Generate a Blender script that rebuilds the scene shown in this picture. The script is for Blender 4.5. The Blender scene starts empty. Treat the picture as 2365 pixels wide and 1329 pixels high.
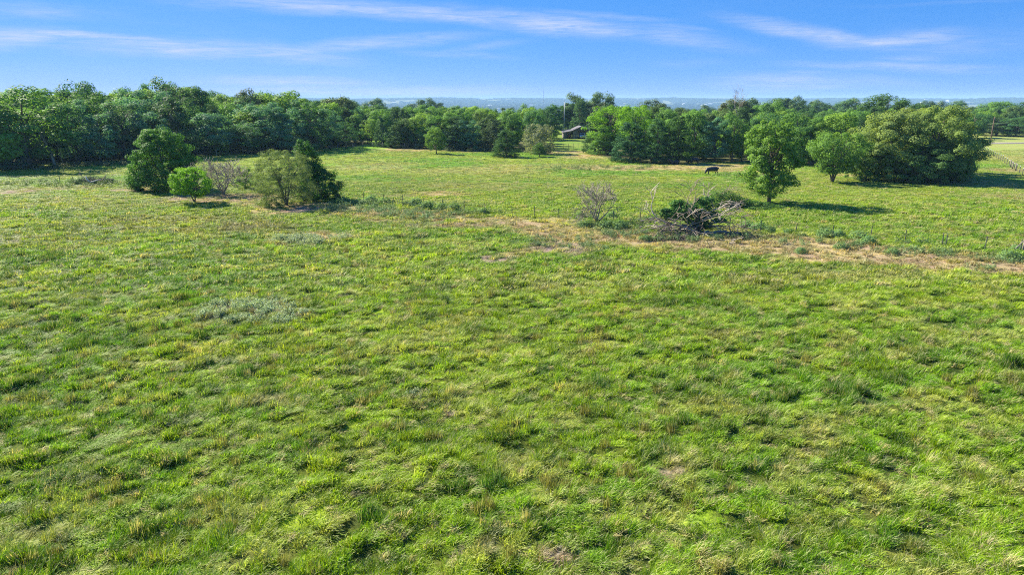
import bpy, math, random
import numpy as np
from mathutils import Vector, Matrix

R_ = math.radians
sc = bpy.context.scene
COL = sc.collection
random.seed(7)
RNG = np.random.default_rng(11)

# ------------------------------------------------------------------ camera
CAM_H = 13.5
HAZE = 0.00011
PITCH = 15.46
FPX = 24.0 / 36.0 * 2365.0
cam_d = bpy.data.cameras.new('camera')
cam_d.lens = 24.0; cam_d.sensor_width = 36.0
cam_d.clip_start = 0.3; cam_d.clip_end = 40000.0
cam = bpy.data.objects.new('camera', cam_d); COL.objects.link(cam)
cam.location = (0, 0, CAM_H)
cam.rotation_euler = (R_(90 - PITCH), 0, 0)
sc.camera = cam

# ------------------------------------------------------------------ sun and sky
SUN_EL = 38.0
SUN_AZ = -56.0            # degrees clockwise from +Y (the view direction): ahead and to the left
sun_d = bpy.data.lights.new('sun', 'SUN')
sun_d.energy = 5.0; sun_d.angle = R_(0.6); sun_d.color = (1.0, 0.92, 0.76)
sun = bpy.data.objects.new('sun', sun_d); COL.objects.link(sun)
sdir = Vector((math.sin(R_(SUN_AZ)) * math.cos(R_(SUN_EL)), math.cos(R_(SUN_AZ)) * math.cos(R_(SUN_EL)), math.sin(R_(SUN_EL))))
sun.rotation_euler = sdir.to_track_quat('Z', 'Y').to_euler()
sun.location = (-60, 40, 60)

sc.view_settings.view_transform = 'Standard'
sc.view_settings.look = 'None'
sc.view_settings.exposure = 1.35
sc.view_settings.gamma = 1.0
sc.view_settings.use_curve_mapping = False
sc.render.engine = 'CYCLES'
cy = sc.cycles
cy.max_bounces = 6; cy.diffuse_bounces = 2; cy.glossy_bounces = 1; cy.transmission_bounces = 3
cy.transparent_max_bounces = 4; cy.volume_bounces = 1
cy.use_denoising = False      # a denoiser smears the grass and leaves
cy.sample_clamp_indirect = 4.0
cy.pixel_filter_type = 'BLACKMAN_HARRIS'
cy.filter_width = 1.1

class NT:
    """small helper for node trees"""
    def __init__(s, tree): s.t = tree
    def n(s, typ, **kw):
        nd = s.t.nodes.new(typ)
        for k, v in kw.items(): setattr(nd, k, v)
        return nd
    def link(s, a, b): s.t.links.new(a, b)
    def val(s, sock, v):
        if isinstance(v, (int, float)): sock.default_value = v
        elif isinstance(v, (tuple, list)): sock.default_value = v
        else: s.link(v, sock)
    def math(s, op, a, b=None, c=None, clamp=False):
        nd = s.n('ShaderNodeMath', operation=op); nd.use_clamp = clamp
        s.val(nd.inputs[0], a)
        if b is not None: s.val(nd.inputs[1], b)
        if c is not None: s.val(nd.inputs[2], c)
        return nd.outputs[0]
    def mix(s, f, a, b, mode='MIX'):
        nd = s.n('ShaderNodeMix', data_type='RGBA', blend_type=mode)
        s.val(nd.inputs[0], f); s.val(nd.inputs[6], a); s.val(nd.inputs[7], b)
        return nd.outputs[2]
    def rng(s, v, a, b, c=0.0, d=1.0, smooth=False):
        nd = s.n('ShaderNodeMapRange')
        if smooth: nd.interpolation_type = 'SMOOTHSTEP'
        s.val(nd.inputs[0], v)
        for i, q in enumerate((a, b, c, d)): nd.inputs[i + 1].default_value = q
        return nd.outputs[0]
    def noise(s, vec, scale, detail=3, rough=0.5, dist=0.0):
        nd = s.n('ShaderNodeTexNoise')
        if vec is not None: s.link(vec, nd.inputs['Vector'])
        nd.inputs['Scale'].default_value = scale; nd.inputs['Detail'].default_value = detail
        nd.inputs['Roughness'].default_value = rough; nd.inputs['Distortion'].default_value = dist
        return nd.outputs['Fac']

CP, SP = math.cos(R_(PITCH)), math.sin(R_(PITCH))
def ray(px, py):
    """direction of the photo's pixel, scaled so that the view depth factor is FPX"""
    u, v = px - 1182.5, 664.5 - py
    return (u, FPX * CP + v * SP, -FPX * SP + v * CP)
def az_el(px, py):
    x, y, z = ray(px, py)
    return math.atan2(x, y), math.atan2(z, math.hypot(x, y))

world = bpy.data.worlds.new('World'); sc.world = world; world.use_nodes = True
W = NT(world.node_tree); world.node_tree.nodes.clear()
out = W.n('ShaderNodeOutputWorld'); bg = W.n('ShaderNodeBackground')
W.link(bg.outputs[0], out.inputs[0])
tc = W.n('ShaderNodeTexCoord')
sep = W.n('ShaderNodeSeparateXYZ'); W.link(tc.outputs['Generated'], sep.inputs[0])
zz = W.math('MAXIMUM', sep.outputs[2], 0.0)
# the sky's gradient runs a little faster with elevation than a sea-level one
zs = W.math('ADD', W.math('MULTIPLY', zz, 2.3), 0.075)
cb = W.n('ShaderNodeCombineXYZ'); W.link(sep.outputs[0], cb.inputs[0]); W.link(sep.outputs[1], cb.inputs[1]); W.link(zs, cb.inputs[2])
nrm = W.n('ShaderNodeVectorMath', operation='NORMALIZE'); W.link(cb.outputs[0], nrm.inputs[0])
sky = W.n('ShaderNodeTexSky'); sky.sky_type = 'NISHITA'; sky.sun_disc = False
sky.sun_elevation = R_(SUN_EL); sky.sun_rotation = R_(SUN_AZ % 360)
sky.altitude = 300; sky.air_density = 1.0; sky.dust_density = 0.0; sky.ozone_density = 3.0
W.link(nrm.outputs[0], sky.inputs[0])
skycol = W.mix(1.0, sky.outputs[0], (0.57, 0.69, 0.92, 1), 'MULTIPLY')
hs = W.n('ShaderNodeHueSaturation'); hs.inputs['Saturation'].default_value = 1.12; W.link(skycol, hs.inputs['Color'])
sr = W.n('ShaderNodeSeparateColor'); W.link(hs.outputs[0], sr.inputs[0])
cr_ = W.n('ShaderNodeCombineColor')
W.link(W.math('MULTIPLY', W.math('POWER', sr.outputs[0], 0.9), 0.97), cr_.inputs[0])
W.link(W.math('MULTIPLY', W.math('POWER', sr.outputs[1], 0.48), 1.47), cr_.inputs[1])
W.link(W.math('MULTIPLY', W.math('POWER', sr.outputs[2], 0.3), 3.05), cr_.inputs[2])
skycol = cr_.outputs[0]
# cirrus: streaks laid out by azimuth and elevation, torn by stretched noise
az = W.math('ARCTAN2', sep.outputs[0], sep.outputs[1])
hyp = W.math('SQRT', W.math('ADD', W.math('MULTIPLY', sep.outputs[0], sep.outputs[0]), W.math('MULTIPLY', sep.outputs[1], sep.outputs[1])))
el = W.math('ARCTAN2', sep.outputs[2], hyp)
ae = W.n('ShaderNodeCombineXYZ'); W.link(az, ae.inputs[0]); W.link(el, ae.inputs[1])
def stretched(sx, sy, rot=0.0):
    m = W.n('ShaderNodeMapping'); m.inputs['Scale'].default_value = (sx, sy, 1); m.inputs['Rotation'].default_value = (0, 0, rot)
    W.link(ae.outputs[0], m.inputs[0]); return m.outputs[0]
warp = W.math('MULTIPLY', W.math('SUBTRACT', W.noise(stretched(5, 18), 1.0, 5, 0.6), 0.5), 0.024)
el2 = W.math('ADD', el, warp)
ae2 = W.n('ShaderNodeCombineXYZ'); W.link(az, ae2.inputs[0]); W.link(el2, ae2.inputs[1])
STREAKS = [  # px, py, half length px, half thickness px, slope (px y per px x), strength
    (700, 12, 260, 20, 0.035, .95), (960, 30, 300, 18, 0.06, .85), (1270, 56, 260, 22, 0.10, 1.0), (1530, 84, 190, 20, 0.15, .55),
    (30, 84, 140, 30, 0.0, .95), (260, 88, 300, 12, 0.09, 1.0), (420, 112, 300, 24, 0.03, .75), (600, 118, 210, 20, 0.08, .7),
    (840, 104, 260, 15, -0.09, .75), (1110, 108, 120, 10, -0.16, .35), (1040, 126, 130, 8, 0.05, .35),
    (1880, 76, 190, 20, 0.16, 1.0), (2060, 92, 160, 18, -0.05, .9), (2210, 110, 220, 26, -0.1, .25), (2060, 155, 250, 12, 0.02, .75), (2100, 134, 80, 9, 0.0, .5),
    (1810, 190, 180, 20, 0.0, .8), (1960, 188, 160, 13, 0.03, .4), (660, 186, 190, 12, 0.02, .8), (880, 214, 330, 16, 0.0, .9),
    (1390, 38, 150, 9, 0.07, .5), (60, 22, 180, 20, 0.02, .4), (2200, 8, 260, 5, -0.03, .15), (1560, 66, 90, 6, 0.1, .35), (1590, 145, 90, 9, 0.0, .2),
]
acc = None
for px, py, hl, ht, sl, st in STREAKS:
    a0, e0 = az_el(px, py); a1, e1 = az_el(px + hl, py + sl * hl); a2, e2 = az_el(px, py - ht)
    m = W.n('ShaderNodeMapping', vector_type='TEXTURE')
    m.inputs['Location'].default_value = (a0, e0, 0)
    m.inputs['Rotation'].default_value = (0, 0, math.atan2(e1 - e0, a1 - a0))
    m.inputs['Scale'].default_value = (math.hypot(a1 - a0, e1 - e0), abs(e2 - e0), 1)
    W.link(ae2.outputs[0], m.inputs[0])
    ln = W.n('ShaderNodeVectorMath', operation='LENGTH'); W.link(m.outputs[0], ln.inputs[0])
    k = W.rng(ln.outputs['Value'], 1.6, 0.0, 0.0, st, smooth=True)
    acc = k if acc is None else W.math('MAXIMUM', acc, k)
fib = W.math('MULTIPLY', W.rng(W.noise(stretched(16, 210, -0.08), 1.0, 8, 0.72, 0.8), 0.30, 0.68, 0.2, 1.0), W.rng(W.noise(stretched(7, 30, 0.1), 1.0, 5, 0.65, 0.6), 0.28, 0.62, 0.45, 1.1))
wide = W.rng(W.noise(stretched(2.0, 9.0, 0.1), 1.0, 5, 0.6), 0.52, 0.85, 0.0, 0.30)
cl = W.math('ADD', W.math('MULTIPLY', acc, fib), W.math('MULTIPLY', wide, fib), clamp=True)
cl = W.math('MULTIPLY', cl, 0.90)
cloud = W.mix(cl, skycol, (3.4, 3.75, 4.75, 1))
W.link(cloud, bg.inputs[0]); bg.inputs[1].default_value = 0.080

# ------------------------------------------------------------------ numpy noise
def _hash(ix, iy, seed):
    h = (ix.astype(np.int64) * 374761393 + iy.astype(np.int64) * 668265263 + seed * 1442695041) & 0xFFFFFFFF
    h = ((h ^ (h >> 13)) * 1274126177) & 0xFFFFFFFF
    h = ((h ^ (h >> 16)) * 2246822519) & 0xFFFFFFFF
    return ((h ^ (h >> 15)) & 0xFFFFFF) / float(0xFFFFFF)
def vnoise(x, y, seed=0):
    x = np.asarray(x, float); y = np.asarray(y, float)
    ix, iy = np.floor(x), np.floor(y); fx, fy = x - ix, y - iy
    fx = fx * fx * (3 - 2 * fx); fy = fy * fy * (3 - 2 * fy)
    a, b = _hash(ix, iy, seed), _hash(ix + 1, iy, seed)
    c, d = _hash(ix, iy + 1, seed), _hash(ix + 1, iy + 1, seed)
    return (a * (1 - fx) + b * fx) * (1 - fy) + (c * (1 - fx) + d * fx) * fy
def fbm(x, y, seed=0, oct=3):
    s = 0.0; w = 0.0; a = 1.0
    for i in range(oct):
        s = s + a * vnoise(x * 2 ** i + 17.3 * i, y * 2 ** i - 9.1 * i, seed + i * 31); w += a; a *= 0.5
    return s / w
def sstep(a, b, v):
    t = np.clip((v - a) / (b - a), 0, 1); return t * t * (3 - 2 * t)

def gz(x, y):
    """terrain height: a flat hilltop pasture, a valley beyond the woods, ridges on the horizon"""
    x = np.asarray(x, float); y = np.asarray(y, float)
    r = np.hypot(x, y)
    z = 0.5 * (fbm(x / 38.0, y / 38.0, 3, 2) - 0.5)
    z = z + (fbm(x / 900.0, y / 900.0, 5, 3) - 0.5) * 30 * sstep(700, 2500, r)
    z = z - 62.0 * sstep(330, 1700, r)
    z = z + (78.0 + 26.0 * (fbm(x / 3000.0 + 4, y / 3000.0, 8, 4) - 0.5)) * sstep(5200, 10500, r)
    z = z + (vnoise(x / 160.0, y / 160.0, 21) - 0.5) * 10 * sstep(3000, 5000, r)
    return z
def bumps(x, y):
    """tussocky relief of the near pasture"""
    k = 1 - sstep(60, 160, np.hypot(x, y))
    c, s = math.cos(0.45), math.sin(0.45)
    u, v = x * c + y * s, -x * s + y * c
    t = fbm(u / 1.5, v / 0.85, 41, 3)
    return (0.30 * (t - 0.5) + 0.10 * (vnoise(u / .45, v / .45, 47) - 0.5)) * (0.25 + 0.75 * k)

def G(px, py):
    """world ground point under the photo's pixel (on the terrain)"""
    dx, dy, dz = ray(px, py)
    z = 0.0
    for _ in range(4):
        t = (z - CAM_H) / dz
        z = float(gz(dx * t, dy * t))
    return dx * t, dy * t, z
def depth_of(x, y, z):
    return y * CP - (z - CAM_H) * SP        # distance along the optical axis
def z_at(px, py, y):
    dx, dy, dz = ray(px, py); return CAM_H + dz / dy * y
def px_of(x, y, z):
    d = depth_of(x, y, z); return 1182.5 + x * FPX / d, 664.5 - FPX * (y * SP + (z - CAM_H) * CP) / d

# ------------------------------------------------------------------ object helpers
def tag(o, label=None, cat=None, group=None, kind=None):
    if label: o['label'] = label
    if cat: o['category'] = cat
    if group: o['group'] = group
    if kind: o['kind'] = kind
    return o
def empty(name, loc, rz=0.0, scale=(1, 1, 1)):
    o = bpy.data.objects.new(name, None); COL.objects.link(o)
    o.location = loc; o.rotation_euler = (0, 0, rz); o.scale = scale
    o.empty_display_size = 0.3
    return o
def link(name, me, parent=None, loc=None, rot=None, scale=None):
    o = bpy.data.objects.new(name, me); COL.objects.link(o)
    if parent is not None: o.parent = parent
    if loc is not None: o.location = loc
    if rot is not None: o.rotation_euler = rot
    if scale is not None: o.scale = scale
    return o
def mesh_np(name, V, F, mats=(), smooth=False, attrs=None):
    """mesh from numpy vertices and faces all of one size (quads or tris)"""
    V = np.asarray(V, np.float32).reshape(-1, 3); F = np.asarray(F, np.int32)
    n = F.shape[1]
    me = bpy.data.meshes.new(name)
    me.vertices.add(len(V)); me.vertices.foreach_set('co', V.ravel())
    me.loops.add(F.size); me.loops.foreach_set('vertex_index', F.ravel())
    me.polygons.add(len(F)); me.polygons.foreach_set('loop_start', np.arange(0, F.size, n, dtype=np.int32))
    me.update(calc_edges=True)
    if smooth: me.polygons.foreach_set('use_smooth', np.ones(len(F), bool))
    for m in mats: me.materials.append(m)
    for k, (typ, dom, arr) in (attrs or {}).items():
        at = me.attributes.new(k, typ, dom)
        key = {'FLOAT': 'value', 'INT': 'value', 'FLOAT_VECTOR': 'vector', 'FLOAT_COLOR': 'color'}[typ]
        at.data.foreach_set(key, np.asarray(arr, np.int32 if typ == 'INT' else np.float32).ravel())
    return me

class MB:
    """mesh builder for small hard things: boxes, tubes, polygons -> one mesh"""
    def __init__(s): s.v = []; s.f = []
    def poly(s, pts):
        b = len(s.v); s.v += [tuple(p) for p in pts]; s.f.append(tuple(range(b, b + len(pts)))); return s
    def box(s, c, d, rz=0.0, taper=1.0):
        b = len(s.v); cx, cy_, cz = c; dx, dy, dz = d[0] / 2, d[1] / 2, d[2] / 2
        for z, t in ((-dz, 1.0), (dz, taper)):
            for x, y in ((-dx, -dy), (dx, -dy), (dx, dy), (-dx, dy)):
                x *= t; y *= t
                s.v.append((cx + x * math.cos(rz) - y * math.sin(rz), cy_ + x * math.sin(rz) + y * math.cos(rz), cz + z))
        s.f += [tuple(b + i for i in q) for q in ((3, 2, 1, 0), (4, 5, 6, 7), (0, 1, 5, 4), (1, 2, 6, 5), (2, 3, 7, 6), (3, 0, 4, 7))]
        return s
    def prism(s, prof, x0, x1):
        """profile of (y, z) points extruded along x"""
        b = len(s.v); n = len(prof)
        for x in (x0, x1): s.v += [(x, p[0], p[1]) for p in prof]
        s.f.append(tuple(b + i for i in range(n))[::-1]); s.f.append(tuple(b + n + i for i in range(n)))
        for i in range(n):
            j = (i + 1) % n; s.f.append((b + i, b + j, b + n + j, b + n + i))
        return s
    def tube(s, pts, rad, k=6, cap=True):
        b = len(s.v); pts = [Vector(p) for p in pts]
        if not isinstance(rad, (list, tuple)): rad = [rad] * len(pts)
        for i, p in enumerate(pts):
            d = (pts[min(i + 1, len(pts) - 1)] - pts[max(i - 1, 0)]).normalized()
            a = d.orthogonal().normalized() if i == 0 else (a - d * a.dot(d)).normalized()
            c = d.cross(a)
            for j in range(k):
                t = 2 * math.pi * j / k
                s.v.append(tuple(p + (a * math.cos(t) + c * math.sin(t)) * rad[i]))
        for i in range(len(pts) - 1):
            for j in range(k):
                j2 = (j + 1) % k
                s.f.append((b + i * k + j, b + i * k + j2, b + (i + 1) * k + j2, b + (i + 1) * k + j))
        if cap:
            s.f.append(tuple(b + j for j in range(k))[::-1]); e = b + (len(pts) - 1) * k
            s.f.append(tuple(e + j for j in range(k)))
        return s
    def mesh(s, name, mat, smooth=False):
        me = bpy.data.meshes.new(name); me.from_pydata(s.v, [], s.f); me.update()
        me.materials.append(mat)
        if smooth: me.polygons.foreach_set('use_smooth', np.ones(len(me.polygons), bool))
        return me
    def build(s, name, mat, parent=None, loc=None, rot=None, smooth=False):
        return link(name, s.mesh(name, mat, smooth), parent, loc, rot)

# ------------------------------------------------------------------ materials
def mat_new(name):
    m = bpy.data.materials.new(name); m.use_nodes = True; m.node_tree.nodes.clear()
    return m, NT(m.node_tree)
def mat_simple(name, col, rough=0.7, var=0.25, scale=6.0, metal=0.0, bump=0.0):
    m, N = mat_new(name)
    o = N.n('ShaderNodeOutputMaterial'); p = N.n('ShaderNodeBsdfPrincipled'); N.link(p.outputs[0], o.inputs[0])
    g = N.n('ShaderNodeNewGeometry')
    f = N.noise(g.outputs['Position'], scale, 4, 0.6)
    a = tuple(c * (1 - var) for c in col) + (1,); b = tuple(min(c * (1 + var), 1) for c in col) + (1,)
    N.link(N.mix(N.rng(f, 0.3, 0.7), a, b), p.inputs['Base Color'])
    p.inputs['Roughness'].default_value = rough; p.inputs['Metallic'].default_value = metal
    if bump:
        b_ = N.n('ShaderNodeBump'); b_.inputs['Strength'].default_value = bump; b_.inputs['Distance'].default_value = 0.02
        N.link(f, b_.inputs['Height']); N.link(b_.outputs[0], p.inputs['Normal'])
    return m
def mat_leaf(name, transl=0.38, rough=0.6, spec=0.12):
    """crown leaves: the object's colour, varied leaf by leaf and clump by clump"""
    m, N = mat_new(name)
    o = N.n('ShaderNodeOutputMaterial'); p = N.n('ShaderNodeBsdfPrincipled'); t = N.n('ShaderNodeBsdfTranslucent')
    mx = N.n('ShaderNodeMixShader'); mx.inputs[0].default_value = transl
    oi = N.n('ShaderNodeObjectInfo'); at = N.n('ShaderNodeAttribute', attribute_name='tint')
    dark = N.mix(1.0, oi.outputs['Color'], (0.75, 0.85, 1.0, 1), 'MULTIPLY')
    lite = N.mix(1.0, oi.outputs['Color'], (2.2, 1.95, 1.4, 1), 'MULTIPLY')
    c = N.mix(at.outputs['Fac'], dark, lite)
    N.link(c, p.inputs['Base Color']); p.inputs['Roughness'].default_value = rough
    p.inputs['Specular IOR Level'].default_value = spec
    N.link(N.mix(1.0, c, (1.35, 1.35, 0.6, 1), 'MULTIPLY'), t.inputs[0])
    N.link(p.outputs[0], mx.inputs[1]); N.link(t.outputs[0], mx.inputs[2]); N.link(mx.outputs[0], o.inputs[0])
    return m
def mat_inst(name, transl=0.35, rough=0.5, spec=0.12):
    """grass and weeds: tint carried by each scattered clump, varied blade by blade"""
    m, N = mat_new(name)
    o = N.n('ShaderNodeOutputMaterial'); p = N.n('ShaderNodeBsdfPrincipled'); t = N.n('ShaderNodeBsdfTranslucent')
    mx = N.n('ShaderNodeMixShader'); mx.inputs[0].default_value = transl
    ai = N.n('ShaderNodeAttribute', attribute_type='INSTANCER', attribute_name='ctint')
    at = N.n('ShaderNodeAttribute', attribute_name='tint')
    c0 = ai.outputs['Color']
    dark = N.mix(1.0, c0, (0.42, 0.52, 0.5, 1), 'MULTIPLY')
    c = N.mix(N.rng(at.outputs['Fac'], 0.0, 0.86), dark, N.mix(1.0, c0, (1.4, 1.28, 1.1, 1), 'MULTIPLY'))
    c = N.mix(N.rng(at.outputs['Fac'], 0.80, 0.84), c, N.mix(0.55, c0, (0.70, 0.66, 0.36, 1)))
    N.link(c, p.inputs['Base Color']); p.inputs['Roughness'].default_value = rough
    p.inputs['Specular IOR Level'].default_value = spec
    N.link(N.mix(1.0, c, (1.3, 1.3, 0.55, 1), 'MULTIPLY'), t.inputs[0])
    N.link(p.outputs[0], mx.inputs[1]); N.link(t.outputs[0], mx.inputs[2]); N.link(mx.outputs[0], o.inputs[0])
    return m
M_LEAF = mat_leaf('leaves')
M_NEEDLE = mat_leaf('cedar_sprays', 0.25, 0.65, 0.1)
M_GRASS = mat_inst('grass_blades', 0.40)
M_WEED = mat_inst('weed_leaves', 0.25)
M_BARK = mat_simple('bark', (0.13, 0.105, 0.08), 0.9, 0.4, 5.0)
M_BARKGREY = mat_simple('grey_bark', (0.29, 0.262, 0.20), 0.9, 0.3, 5.0)
M_DEAD = mat_simple('bleached_dead_wood', (0.40, 0.345, 0.27), 0.85, 0.3, 4.0)
M_DEADDK = mat_simple('weathered_dark_wood', (0.21, 0.165, 0.125), 0.9, 0.35, 4.0)
# ------------------------------------------------------------------ where the pasture is bare, dry, weedy or lush
SOIL = (0.40, 0.28, 0.175); TAN = (0.46, 0.36, 0.185); STRAW = (0.46, 0.40, 0.17); MAUVE = (0.33, 0.25, 0.20)
LUSH = (0.070, 0.185, 0.018); BROWN = (0.20, 0.165, 0.07)
BLOBS = [ # px, py, half width px, half height px, colour, strength, bareness
    (1250, 520, 120, 20, STRAW, 1.0, .45), (1180, 512, 90, 12, STRAW, .8, .3), (1340, 548, 120, 24, TAN, .8, .5), (1300, 572, 90, 18, MAUVE, 1.0, .8),
    (1140, 596, 50, 11, MAUVE, 1.0, .9), (1195, 585, 50, 9, TAN, .7, .6),
    (1450, 548, 110, 18, TAN, .8, .5), (1560, 566, 170, 14, SOIL, .9, .8), (1700, 566, 130, 18, SOIL, 1.0, .9), (1800, 566, 140, 22, SOIL, .95, .8),
    (1930, 572, 140, 22, SOIL, .85, .7), (2050, 590, 140, 22, TAN, .9, .7), (2180, 600, 140, 26, SOIL, .8, .7), (2310, 612, 130, 26, TAN, .9, .7), (2420, 620, 110, 28, TAN, .9, .7),
    (1700, 535, 70, 8, SOIL, .6, .5),
    (450, 458, 90, 12, MAUVE, .8, .6), (560, 458, 130, 13, SOIL, .75, .7), (680, 480, 100, 18, SOIL, 1.0, .9), (600, 470, 60, 10, TAN, .8, .5), (745, 478, 60, 14, MAUVE, .8, .6),
    (330, 436, 90, 9, MAUVE, .7, .5), (40, 440, 90, 7, TAN, .6, .4), (20, 442, 60, 8, MAUVE, .9, .9), (180, 432, 60, 7, MAUVE, .6, .4), (390, 432, 90, 8, SOIL, .6, .5),
    (735, 548, 85, 14, TAN, .95, .8), (640, 560, 40, 9, TAN, .6, .4),
    (1020, 447, 75, 7, TAN, .95, .5), (940, 450, 60, 5, TAN, .4, .2),
    (1500, 552, 260, 14, TAN, .8, .75), (1750, 572, 260, 16, SOIL, .85, .85), (2020, 592, 260, 18, TAN, .85, .8), (2280, 614, 200, 20, TAN, .9, .8), (1340, 530, 140, 14, STRAW, .8, .5),
    (840, 490, 110, 10, BROWN, .8, .5), (930, 506, 120, 9, TAN, .6, .5), (1040, 500, 110, 8, BROWN, .8, .5), (1130, 520, 100, 10, TAN, .7, .5), (1010, 524, 90, 8, MAUVE, .7, .6),
    (960, 498, 160, 12, BROWN, .6, .2), (1050, 515, 120, 14, MAUVE, .6, .4), (870, 492, 90, 12, TAN, .5, .3),
    (1360, 362, 70, 6, TAN, .9, .4), (1290, 352, 60, 4, SOIL, .8, .6), (1480, 388, 170, 7, TAN, .95, .4), (1640, 384, 120, 6, TAN, .9, .4), (1700, 392, 120, 6, TAN, .7, .3),
    (960, 346, 110, 4, TAN, .8, .4), (1090, 348, 70, 4, SOIL, .8, .6), (1330, 352, 40, 4, TAN, .5, .3),
    (860, 385, 110, 10, TAN, .4, .1), (1100, 395, 160, 8, TAN, .35, .1), (1250, 385, 200, 7, TAN, .4, .1), (1150, 430, 200, 9, TAN, .3, .1),
    (2250, 425, 120, 9, TAN, .6, .3), (2330, 392, 60, 6, SOIL, .6, .4), (2330, 455, 70, 10, TAN, .5, .2), (1960, 405, 40, 5, TAN, .6, .4),
    (2330, 365, 60, 16, STRAW, .55, .1), (2290, 330, 90, 3, TAN, .5, .3),
    (400, 520, 260, 26, BROWN, .50, .0), (200, 470, 220, 18, STRAW, .35, .0), (600, 530, 160, 18, BROWN, .45, .0), (120, 560, 160, 26, BROWN, .3, .0),
    (1960, 640, 300, 20, TAN, .35, .1), (1300, 660, 240, 20, STRAW, .3, .0), (1740, 652, 90, 16, BROWN, .35, .1),
    (590, 725, 135, 26, MAUVE, .9, .8), (980, 915, 60, 20, BROWN, .7, .4), (1056, 955, 22, 12, MAUVE, .9, .6),
    (1310, 1240, 60, 22, MAUVE, .9, .6), (1360, 1265, 40, 14, BROWN, .8, .5), (1545, 1062, 50, 14, MAUVE, .7, .5), (1430, 1112, 50, 14, BROWN, .7, .4), (1180, 1068, 24, 5, STRAW, 1.0, .9),
    (630, 935, 60, 12, TAN, .35, .1), (1680, 775, 50, 10, BROWN, .6, .3), (1550, 718, 90, 10, TAN, .5, .2), (700, 1020, 60, 14, BROWN, .5, .2), (1440, 1290, 60, 14, TAN, .6, .3),
    (1130, 1240, 70, 24, (0.30, 0.33, 0.13), .8, .0), (240, 1100, 90, 20, BROWN, .35, .1), (2140, 1130, 120, 24, STRAW, .25, .0), (1850, 1010, 130, 24, BROWN, .35, .1),
    (576, 868, 30, 13, LUSH, 1.0, 0), (1075, 1128, 72, 24, LUSH, 1.0, 0), (900, 1185, 36, 20, LUSH, 1.0, 0), (1380, 895, 30, 12, LUSH, 1.0, 0), (860, 1040, 60, 22, LUSH, .7, 0),
    (30, 705, 44, 10, LUSH, .9, 0), (140, 740, 70, 10, LUSH, .7, 0), (230, 790, 70, 14, LUSH, .6, 0), (430, 780, 80, 14, LUSH, .5, 0), (1790, 740, 80, 12, LUSH, .5, 0), (1840, 815, 70, 14, LUSH, .5, 0),
    (1540, 905, 60, 16, LUSH, .6, 0), (60, 1110, 120, 30, LUSH, .5, 0), (340, 1210, 120, 30, LUSH, .45, 0), (1980, 925, 100, 20, LUSH, .4, 0), (2250, 735, 90, 14, LUSH, .4, 0),
    (100, 610, 110, 8, LUSH, .6, 0), (250, 545, 90, 7, LUSH, .5, 0), (760, 610, 120, 10, LUSH, .5, 0), (1140, 545, 60, 8, LUSH, .6, 0), (1350, 600, 60, 8, LUSH, .7, 0), (2000, 1230, 110, 26, LUSH, .5, 0),
]
_BL = []
for px, py, rx, ry, c, s, b in BLOBS:
    x0, y0, _ = G(px, py); x1, _, _ = G(px + rx, py); ya = G(px, py - ry)[1]; yb = G(px, py + ry)[1]
    _BL.append((x0, (ya + yb) / 2, abs(x1 - x0), abs(ya - yb) / 2, np.array(c), s, b))
def _pt(*pp): return [G(px, py)[:2] for px, py in pp]
STRIP = [(G(px, py)[:2], w) for px, py, w in ((770, 474, 1.2), (850, 484, 1.3), (930, 494, 1.4), (1080, 508, 1.6), (1200, 518, 2.4), (1330, 540, 3.4), (1480, 554, 3.0), (1620, 562, 2.8),
         (1800, 570, 3.2), (2000, 586, 3.2), (2180, 603, 3.2), (2365, 620, 3.2), (2520, 634, 3.2))]   # the trodden dry strip along the fence
WOODS = []   # filled by polygons of the wood floors: (list of (x, y))
def inpoly(x, y, poly):
    x = np.asarray(x); y = np.asarray(y); ins = np.zeros(x.shape, bool); n = len(poly)
    for i in range(n):
        (xa, ya), (xb, yb) = poly[i], poly[(i + 1) % n]
        c = ((ya > y) != (yb > y)) & (x < (xb - xa) * (y - ya) / (yb - ya + 1e-12) + xa)
        ins ^= c
    return ins
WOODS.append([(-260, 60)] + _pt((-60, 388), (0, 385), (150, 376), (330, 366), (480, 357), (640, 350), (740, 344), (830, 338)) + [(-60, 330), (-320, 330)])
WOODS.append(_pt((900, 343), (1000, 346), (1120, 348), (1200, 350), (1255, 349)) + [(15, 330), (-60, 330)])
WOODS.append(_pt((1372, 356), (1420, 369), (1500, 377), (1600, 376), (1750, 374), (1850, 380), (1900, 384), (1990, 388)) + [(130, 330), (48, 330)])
ROAD_Y = G(2300, 331)[1]; ROAD_W = 3.0
def road_line(x): return ROAD_Y + 0.03 * (x - 150)

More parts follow.
